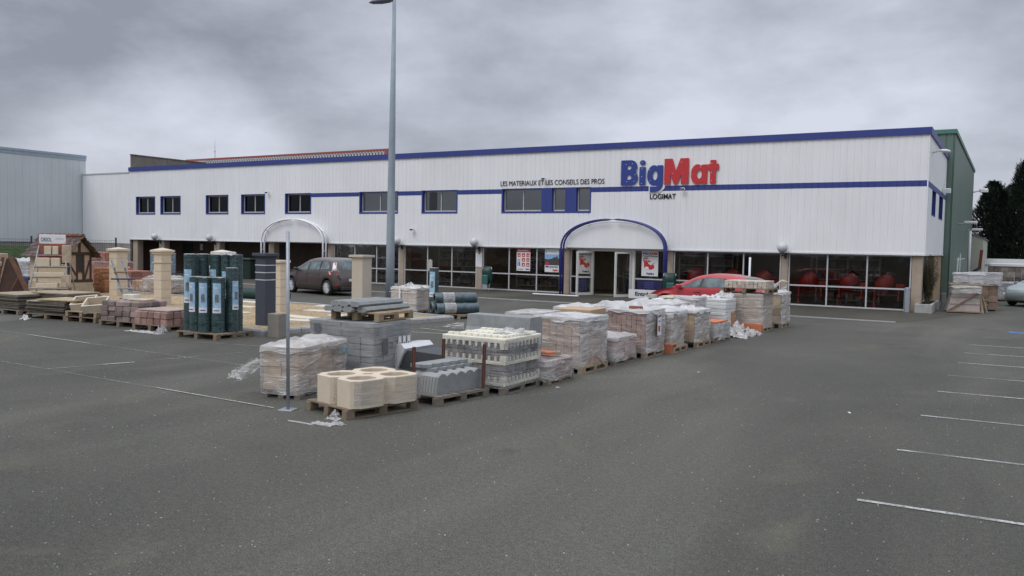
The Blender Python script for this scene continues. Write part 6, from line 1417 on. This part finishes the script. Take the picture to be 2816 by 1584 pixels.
    for x in S['handles']:
        for side in (-1, 1):
            P = sec(x); y, z = P[5]; mb = MB(); mb.bbox(x - .10, x + .10, side * (y + .004) - .015, side * (y + .004) + .015, z - .03, z + .005, .008); mb.build('door_handle', S.get('hmat', paint), t)
    for side in (-1, 1):
        x = S['mirror']; P = sec(x); y, z = P[6]; mb = MB(); mb.bbox(x - .09, x + .07, side * (y + .12) - .10, side * (y + .12) + .10, z - .01, z + .13, .04); mb.build('wing_mirror', BLKPL if S.get('bm') else paint, t)
    S['extra'](t, sec, HW, L)
    return t
def paintm(nm, c): return M(nm, c, .35, .06, 3, coat=.8, metal=.15, dirt=.08)
def lamps_scenic(t, sec, HW, L):
    for side in (-1, 1):
        # upright boomerang tail light on the rear pillar
        def sp(x, z, o=.035):
            P = sec(x)
            for (y0, z0), (y1, z1) in zip(P[3:8], P[4:9]):
                if z0 <= z <= z1 or (z1 > z0 and z < z0): u = (z - z0) / (z1 - z0 + 1e-6); return (x, side * (y0 + (y1 - y0) * max(0, min(1, u)) + o), z)
            return (x, side * P[8][0], z)
        mb = MB(); pts = [(L - .42, 1.40), (L - .32, 1.42), (L - .20, 1.18), (L - .10, 1.02), (L - .42, 1.03), (L - .33, 1.12)]
        vs = [sp(*p) for p in pts]; mb.add(vs, [(0, 1, 2), (0, 2, 5), (5, 2, 3), (5, 3, 4)]); mb.build('tail_light', M('clear_lamp', (.70, .60, .60), .2, .05), t)
        mb = MB(); pts = [(L - .10, 1.018), (L - .56, 1.028), (L - .46, .90), (L - .08, .89)]; mb.add([sp(*p) for p in pts], [(0, 1, 2, 3)]); mb.build('brake_light', M('lamp_red', (.55, .02, .02), .2, .05), t)
        mb = MB(); mb.bbox(L - .22, L - .02, side * (HW * .86) - .06, side * (HW * .86) + .02, .42, .50, .01); mb.build('reflector', M('lamp_dark_red', (.25, .015, .015), .3), t)
    mb = MB(); mb.bbox(L - .35, L + .01, -HW * .72, HW * .72, .26, .38, .02); mb.build('bumper_strip', BLKPL, t)
    mb = MB(); mb.bbox(L - .03, L + .02, -.26, .26, .62, .73, .005); mb.build('number_plate', SIGNW, t)
SC = dict(L=4.34, W=1.84, R=.33, wheels=(.90, 3.63), paint=paintm('taupe_metallic', (.078, .057, .052)), glass=CARGL,
    top=[(0, .62), (.06, .78), (.35, .92), (1.05, 1.08), (1.25, 1.16), (1.95, 1.50), (2.5, 1.60), (3.3, 1.60), (3.9, 1.54), (4.04, 1.44), (4.22, 1.10), (4.27, .95), (4.34, .60)],
    belt=[(0, .60), (.35, .88), (1.05, 1.02), (2, 1.03), (3.2, 1.07), (3.9, 1.14), (4.2, 1.05), (4.34, .6)], bot=[(0, .30), (.3, .22), (1, .22), (3.5, .22), (4.1, .26), (4.34, .38)],
    wz0=.06, wz1=.86, sidewin=[(1.28, 2.12, 1.92, 2.16), (2.20, 3.02, 2.24, 3.00), (3.12, 3.80, 3.12, 3.58)], surround=(1.18, 3.86, 1.86, 3.66), screen=(1.22, 1.92), rear=(3.97, 4.20),
    seams=(1.32, 2.16, 3.06), handles=(2.0, 2.92), mirror=1.40, bm=True, extra=lamps_scenic)
car('parked_car', 'dark brown people carrier parked before the white arch, seen from its rear left', (-28.36, 28.03, 0), radians(-12), SC)
def lamps_meg(t, sec, HW, L):
    for side in (-1, 1):
        mb = MB(); P = sec(.25); y = P[5][0]; mb.bbox(.10, .48, side * y - .10, side * y + .01, P[5][1] - .08, P[5][1] + .04, .03); mb.build('headlight', M('clear_lamp', (.70, .60, .60), .2, .05), t)
        mb = MB(); P = sec(L - .1); y = P[6][0]; mb.bbox(L - .16, L - .0, side * y - .10, side * y + .02, .74, .92, .02); mb.build('tail_light', M('lamp_red', (.55, .02, .02), .2, .05), t)
ME = dict(L=4.20, W=1.78, R=.31, wheels=(.82, 3.45), paint=paintm('bright_red_paint', (.43, .016, .024)), glass=CARGL, hmat=BLKPL,
    top=[(0, .55), (.05, .68), (.35, .80), (1.02, .97), (1.20, 1.04), (1.95, 1.38), (2.4, 1.455), (3.0, 1.44), (3.55, 1.36), (3.78, 1.30), (3.86, 1.24), (3.94, 1.02), (4.10, .97), (4.20, .60)],
    belt=[(0, .52), (.35, .76), (1.02, .93), (2, .96), (3.2, 1.0), (3.7, 1.02), (4.0, .98), (4.2, .58)], bot=[(0, .28), (.3, .20), (1, .20), (3.5, .20), (4.0, .26), (4.2, .36)],
    wz0=.05, wz1=.88, sidewin=[(1.22, 2.05, 1.92, 2.12), (2.17, 3.15, 2.20, 2.90)], surround=(1.14, 3.25, 1.86, 2.98), screen=(1.18, 1.90), rear=(3.58, 3.93),
    seams=(1.28, 2.12, 3.05), handles=(2.0, 2.86), mirror=1.36, extra=lamps_meg)
mc = car('parked_car', 'bright red hatchback parked before the shop windows right of the entrance', (-11.05, 28.75, 0), radians(-8), ME)
mb = MB(); mb.grid(lambda i, j: (3.50 + .34 * i / 6 - (.03) * j, -(.86 - .16 * j / 3) * .915 - .012 + .0, 1.04 + .20 * j / 3 - .03 * i / 6), 6, 3, 0, True); mb.build('rear_quarter_window', CARGL, mc)
SV = dict(ME); SV['paint'] = paintm('pale_green_metallic', (.22, .27, .265)); SV['extra'] = lamps_meg
car('parked_car', 'pale grey-green car cut off by the right edge of the picture', (.30, 43.0, 0), radians(58), SV)

# ------------------------------------------------------------------ right side yard
t = thing('planter', 'long concrete planter with mossy soil at the right corner of the store', 'planter', (-3.0, 35.9, 0), radians(0))
mb = MB(); 
for (a, b, c, d) in ((-.15, .45, -.55, -.45), (-.15, .45, 2.9, 3.0), (-.15, -.05, -.45, 2.9), (.35, .45, -.45, 2.9)): mb.bbox(a, b, c, d, 0, .34, .02)
mb.build('trough', CONCL, t); mb = MB(); mb.box(-.05, .35, -.45, 2.9, .05, .27); mb.build('soil', SOIL, t)
mb = MB(); rnd = random.Random(4)
for i in range(700):
    x, y = rnd.uniform(-.04, .34), rnd.uniform(-.43, 2.8); h = rnd.uniform(.03, .10); a = rnd.uniform(0, pi); mb.add([(x, y, .27), (x + .02 * cos(a), y + .02 * sin(a), .27), (x + rnd.uniform(-.02, .02), y, .27 + h)], [(0, 1, 2)])
tag(mb.build('grass', GRASS, t, fix=False), kind='stuff')
t = thing('shrub', 'thin leafless upright shrub growing in the concrete planter', 'shrub', (-2.85, 36.9, .26)); rnd = random.Random(12); mb = MB(); lf = MB()
for i in range(80):
    a = rnd.uniform(0, 2 * pi); sp_ = rnd.uniform(.05, .42); hh = rnd.uniform(1.0, 1.95); p = Vector((rnd.uniform(-.06, .06), rnd.uniform(-.06, .06), 0)); pts = [p.copy()]
    for s in range(6):
        u = (s + 1) / 6; pts.append(Vector((p.x + cos(a) * sp_ * u ** 1.3 + rnd.uniform(-.03, .03), p.y + sin(a) * sp_ * u ** 1.3 + rnd.uniform(-.03, .03), hh * u)))
    mb.tube(pts, [.018, .015, .013, .011, .009, .007, .004], 4, 0, False)
    for s in range(2, 7):
        for k in range(3):
            q = pts[s] + Vector((rnd.uniform(-.09, .09), rnd.uniform(-.09, .09), rnd.uniform(-.08, .08))); mb.tube([pts[s], q], .003, 3, 0, False)
            for _ in range(4):
                e = q + Vector((rnd.uniform(-.04, .04), rnd.uniform(-.04, .04), rnd.uniform(-.04, .04))); a1 = rnd.uniform(0, 6.28); d1 = Vector((cos(a1), sin(a1), rnd.uniform(-.5, .5))) * .028; d2 = Vector((-sin(a1), cos(a1), .3)) * .018
                lf.add([e, e + d1, e + d1 + d2, e + d2], [(0, 1, 2, 3)])
mb.build('stems', TWIG, t, fix=False); lf.build('leaves', LEAF, t, fix=False)
for x, y, h, lab in ((-3.42, 35.42, .95, 'grey folded steel guard plate at the right jamb of the last glass bay'), (-2.42, 39.6, .62, 'grey concrete corner post at the far end of the planter')):
    t = thing('guard_post', lab, 'guard post', (x, y, 0)); mb = MB(); mb.bbox(-.09, .09, -.06, .06, 0, h, .02); mb.box(-.11, -.092, -.07, .07, 0, h - .02); mb.build('post', GALV if x < -3 else CONC, t)
t = thing('metal_rack', 'white upright metal rack leaning against the green shed wall', 'frame', (-2.35, 46.2, 0)); mb = MB(); mb.bar((0, 0, 0), (.06, .3, 2.1), .05); mb.bar((.1, .9, .0), (.12, .9, 2.3), .05); mb.bar((.0, .2, 2.0), (.3, .9, 2.05), .03); mb.bar((.06, .3, 1.0), (.1, .9, 1.0), .04); mb.build('frame', WPLAS, t)
t = thing('crane_jib', 'dark red and black machine arm leaning by the green shed wall', 'machine', (-1.9, 49.0, 0)); mb = MB(); mb.bar((-.1, 0, .1), (-.1, 0, 1.3), .16); mb.bar((-.35, 0, 1.0), (.5, .2, 1.6), .14); mb.bbox(-.5, .1, -.2, .2, .0, .9, .03); mb.build('black_arm', BLKPL, t); mb = MB(); mb.bar((.45, .2, 1.5), (.52, .2, 2.5), .14); mb.build('red_arm', M('dark_red_paint', (.13, .02, .018), .5), t)
# timber crate load
RC = radians(8)
t = thing('timber_crate', 'sloping wrapped crate with a diagonal timber brace at the corner of the yard', 'crate', (-1.55, 37.0, 0), RC)
mb = MB(); mb.prism([(-.62, .06), (.52, .06), (.46, 1.02), (-.40, 1.02)], -.35, .9, 'y'); mb.build('body', M('film_grey_beige', (.38, .34, .31), .45, .15, 4, bump=.3, bscale=8), t)
mb = MB(); mb.bar((-.58, -.38, .10), (.50, -.38, .86), .10, .03); mb.bar((-.64, -.38, .06), (.54, -.38, .06), .09, .05); 
for z in (.35, .62): mb.bar((-.55, -.365, z), (.50, -.365, z), .015, .015)
mb.build('brace', M('brace_wood', (.30, .185, .125), .8, .2, island=.1), t)
mb = MB(); mb.bar((.62, -.2, 0), (.50, .3, 1.1), .08, .05); mb.bar((.82, .2, 0), (.5, .4, 1.1), .08, .05)
for z in (.35, .55, .78): mb.bar((.5, .2, z), (.85, .6, z - .05), .12, .03)
mb.build('side_boards', WOODN, t); film(t, 1.0, 1.1, .72, 1.05, 91, .02, FILMM, FILMT, puff=.05, rag=.1)
load('grey wrapped parcel lying on an orange board on top of the crate', -1.45, 37.2, 1.05, .9, .34, (2, 2, 3), M('pale_blue_grey_pack', (.42, .44, .48), .6, .1), 92, fl=dict(amp=.012, mat=FILM, matT=FILMT, puff=.02, rag=.02, crinkle=.5), z0=1.20)
t = thing('loose_board', 'orange timber board between the crate and the grey parcel', 'board', (-1.5, 37.1, 1.09), RC); mb = MB(); mb.bbox(-.62, .6, -.5, .5, 0, .05, .005); mb.build('board', WOODN, t)
load('second grey wrapped parcel behind the crate, reaching further right', -.95, 39.3, 1.2, 1.0, .42, (2, 2, 3), M('pale_blue_grey_pack', (.42, .44, .48), .6, .1), 93, fl=dict(amp=.012, mat=FILM, matT=FILMM, puff=.02, rag=.02, crinkle=.5), z0=1.12)
pack('brown packs carrying the second grey parcel', -.95, 39.3, 1.0, .9, 1.0, (3, 2, 4), M('dull_brown_packs', (.22, .15, .11), .85, .2, island=.3), 94, z0=.12)
pallet('pallet under the brown packs behind the crate', -.95, 39.3, 0, 1.1, 1.0, WOOD, seed=95)
load('low grey plastic wrapped slab load on a pallet in the back yard', -.1, 48.2, 1.7, 1.2, .75, (2, 2, 4), M('blue_grey_slabs', (.28, .31, .36), .6, .15, island=.15), 96, fl=dict(amp=.02, mat=FILM, matT=FILMM, puff=.03, rag=.1, crinkle=.6), z0=.16); pallet('pallet under the low grey slab load in the back yard', -.1, 48.2, 0, 1.9, 1.3, WOODG, seed=96)
t = thing('leaning_board', 'pale board leaning beside the low grey slab load', 'board', (-.80, 44.5, 0)); mb = MB(); mb.prism([(-.30, .75), (-.1, .75), (.28, .0), (.08, .0)], 0, .05, 'y'); mb.build('board', SIGNW, t)
t = thing('pallet_stack', 'tall stack of empty wooden pallets near the right edge', 'pallet stack', (2.2, 59.0, 0)); mb = MB(); rnd = random.Random(3)
for k_ in range(14):
    o_ = rnd.uniform(-.06, .06); mb.box(-1.1 + o_, 1.1 + o_, -.6, .6, k_ * .16 + .115, k_ * .16 + .14)
    for a in (-1.0, 0, 1.0): mb.box(a - .08 + o_, a + .08 + o_, -.6, .6, k_ * .16, k_ * .16 + .115)
mb.build('pallets', WOODR, t)
t = pack('jumbled stack of dark packs and pale pallets behind the low grey slab load', -.2, 56.0, 2.0, 1.2, 1.5, (6, 3, 5), M('jumble', (.20, .17, .15), .85, .4, island=.8), 97, z0=.1, cat='jumble', nm='goods_stack'); mb = MB(); mb.bbox(-.9, 1.0, -.65, .6, 1.52, 1.68, .03); mb.build('white_top', SIGNW, t)
t = thing('goods_stack', 'dark green and black bundle right of the jumbled stack', 'jumble', (1.3, 54.5, .1)); mb = MB(); mb.bbox(-.8, .6, -.5, .5, 0, .95, .1); mb.build('bundle', M('dark_teal_bundle', (.02, .05, .055), .5, .3), t); mb = MB(); mb.bbox(-.5, .2, -.4, .3, .95, 1.1, .03); mb.build('red_lid', TERRA, t)
t = thing('white_wall', 'low white boundary wall with a grey rail below the dark conifers', 'wall', (-3, 75.0, 0)); mb = MB(); mb.box(0, 6.0, 0, .2, 0, 1.95); mb.box(6.02, 30, 0, .2, 0, 1.70); mb.build('wall', WPLAS, t); mb = MB(); mb.box(0, 6.0, -.05, -.003, 1.40, 1.50); mb.box(6.1, 30, -.05, -.003, 1.2, 1.3); mb.build('rail', GALV, t); mb = MB()
for x in (.6, 6.01, 12, 18): mb.box(x - .06, x + .06, -.1, -.052, 0, 2.3)
mb.build('post', GALV, t)
# ------------------------------------------------------------------ trees
def conifer(lab, x, y, h, r, seed):
    rnd = random.Random(seed); t = thing('conifer_tree', lab, 'tree', (x, y, 0), 0, 'dark conifers behind the white wall'); mb = MB(); mb.tube([(0, 0, 0), (0, 0, h * .55), (0, 0, h * .98)], [.28, .17, .03], 8)
    for i in range(16):
        z = h * (.12 + .05 * i); a = rnd.uniform(0, 6.28); q = r * .7 * (1 - z / h) ** .5; mb.tube([(0, 0, z), (q * cos(a), q * sin(a), z + q * .35)], [.05, .015], 5, 0, False)
    mb.build('trunk', BARK, t); lf = MB(); S = Vector((seed, 2, 3))
    for i in range(9500):
        z = h * (1 - rnd.random() ** 1.25 * .97); u = z / h; a = rnd.uniform(0, 2 * pi); prof = r * min(1, (1 - u) * 2.2 + .03) ** .75; prof *= .82 + .42 * noise.noise(Vector((cos(a) * 1.6, sin(a) * 1.6, z * .55)) + S); rr = prof * (1 - .45 * rnd.random() ** 2)
        p = Vector((rr * cos(a), rr * sin(a), z)); o_ = Vector((cos(a), sin(a), .75 + rnd.uniform(-.3, .6))).normalized(); l = rnd.uniform(.22, .55); sd_ = Vector((-sin(a), cos(a), rnd.uniform(-.5, .5))) * l * .22
        lf.add([p - sd_, p + sd_, p + o_ * l], [(0, 1, 2)])
    for i in range(26):    # spiky leaders on top
        a = rnd.uniform(0, 6.28); q = rnd.uniform(0, r * .45); z = h * (.93 + rnd.uniform(-.06, .03)) - q * .5
        for k_ in range(26):
            v = k_ / 26; p = Vector((q * cos(a), q * sin(a), z + v * h * .11)); b = rnd.uniform(0, 6.28); l = .34 * (1 - v) + .07; lf.add([p + Vector((0, 0, -.05)), p + Vector((0, 0, .07)), p + Vector((cos(b) * l, sin(b) * l, l * .9))], [(0, 1, 2)])
    lf.build('crown', CONIF, t, fix=False)
for a in [('dark conifer nearest the green shed, left end of the tree line', -2.0, 100, 9.6, 2.6, 1), ('dark conifer with the tallest pointed top left of the frame edge', 1.0, 99, 11.6, 3.2, 2), ('dark conifer with a rounded top at the right edge', 4.2, 101, 11.3, 3.2, 3),
          ('dark conifer just beyond the right edge', 8.0, 100, 10.0, 3.4, 4), ('dark conifer behind and between the two tallest tops', -.2, 105, 9.6, 3.2, 5), ('dark conifer far right outside the frame', 12.5, 101, 10.5, 3.5, 6)]: conifer(*a)
# litter on the asphalt
for q, (x, y, lab) in enumerate([(-4.92, 15.04, 'small white scrap of paper on the open asphalt right of the pallet row'), (-6.25, 11.95, 'little crumpled scrap by the corner of the cream tray pallet'), (-1.9, 12.6, 'tiny pale stone on the asphalt left of the bay lines')]):
    t = thing('litter', lab, 'litter', (x, y, .005), q); mb = MB(); mb.grid(lambda i, j: ((i - 2) * .012 * (1 + .4 * q % 2), (j - 2) * .008, .012 * abs(noise.noise((i * .9, j * .9, q)))), 4, 4); mb.build('scrap', SIGNW, t, fix=False)
rnd = random.Random(77); mb = MB()
for i in range(2600):
    d = rnd.uniform(2.6, 16); a = radians(31) + rnd.uniform(-.62, .62); x, y = -sin(a) * d, cos(a) * d; s = rnd.uniform(.003, .008); z = .002
    mb.add([(x - s, y - s, z), (x + s, y - s * .7, z), (x + s * .6, y + s, z), (x - s, y + s * .8, z), (x, y, z + s * 1.2)], [(0, 1, 4), (1, 2, 4), (2, 3, 4), (3, 0, 4)])
tag(mb.build('grit', M('loose_grit', (.27, .25, .21), .9, .5, 30, island=.5), fix=False), 'loose grit scattered over the asphalt', None, None, 'stuff')
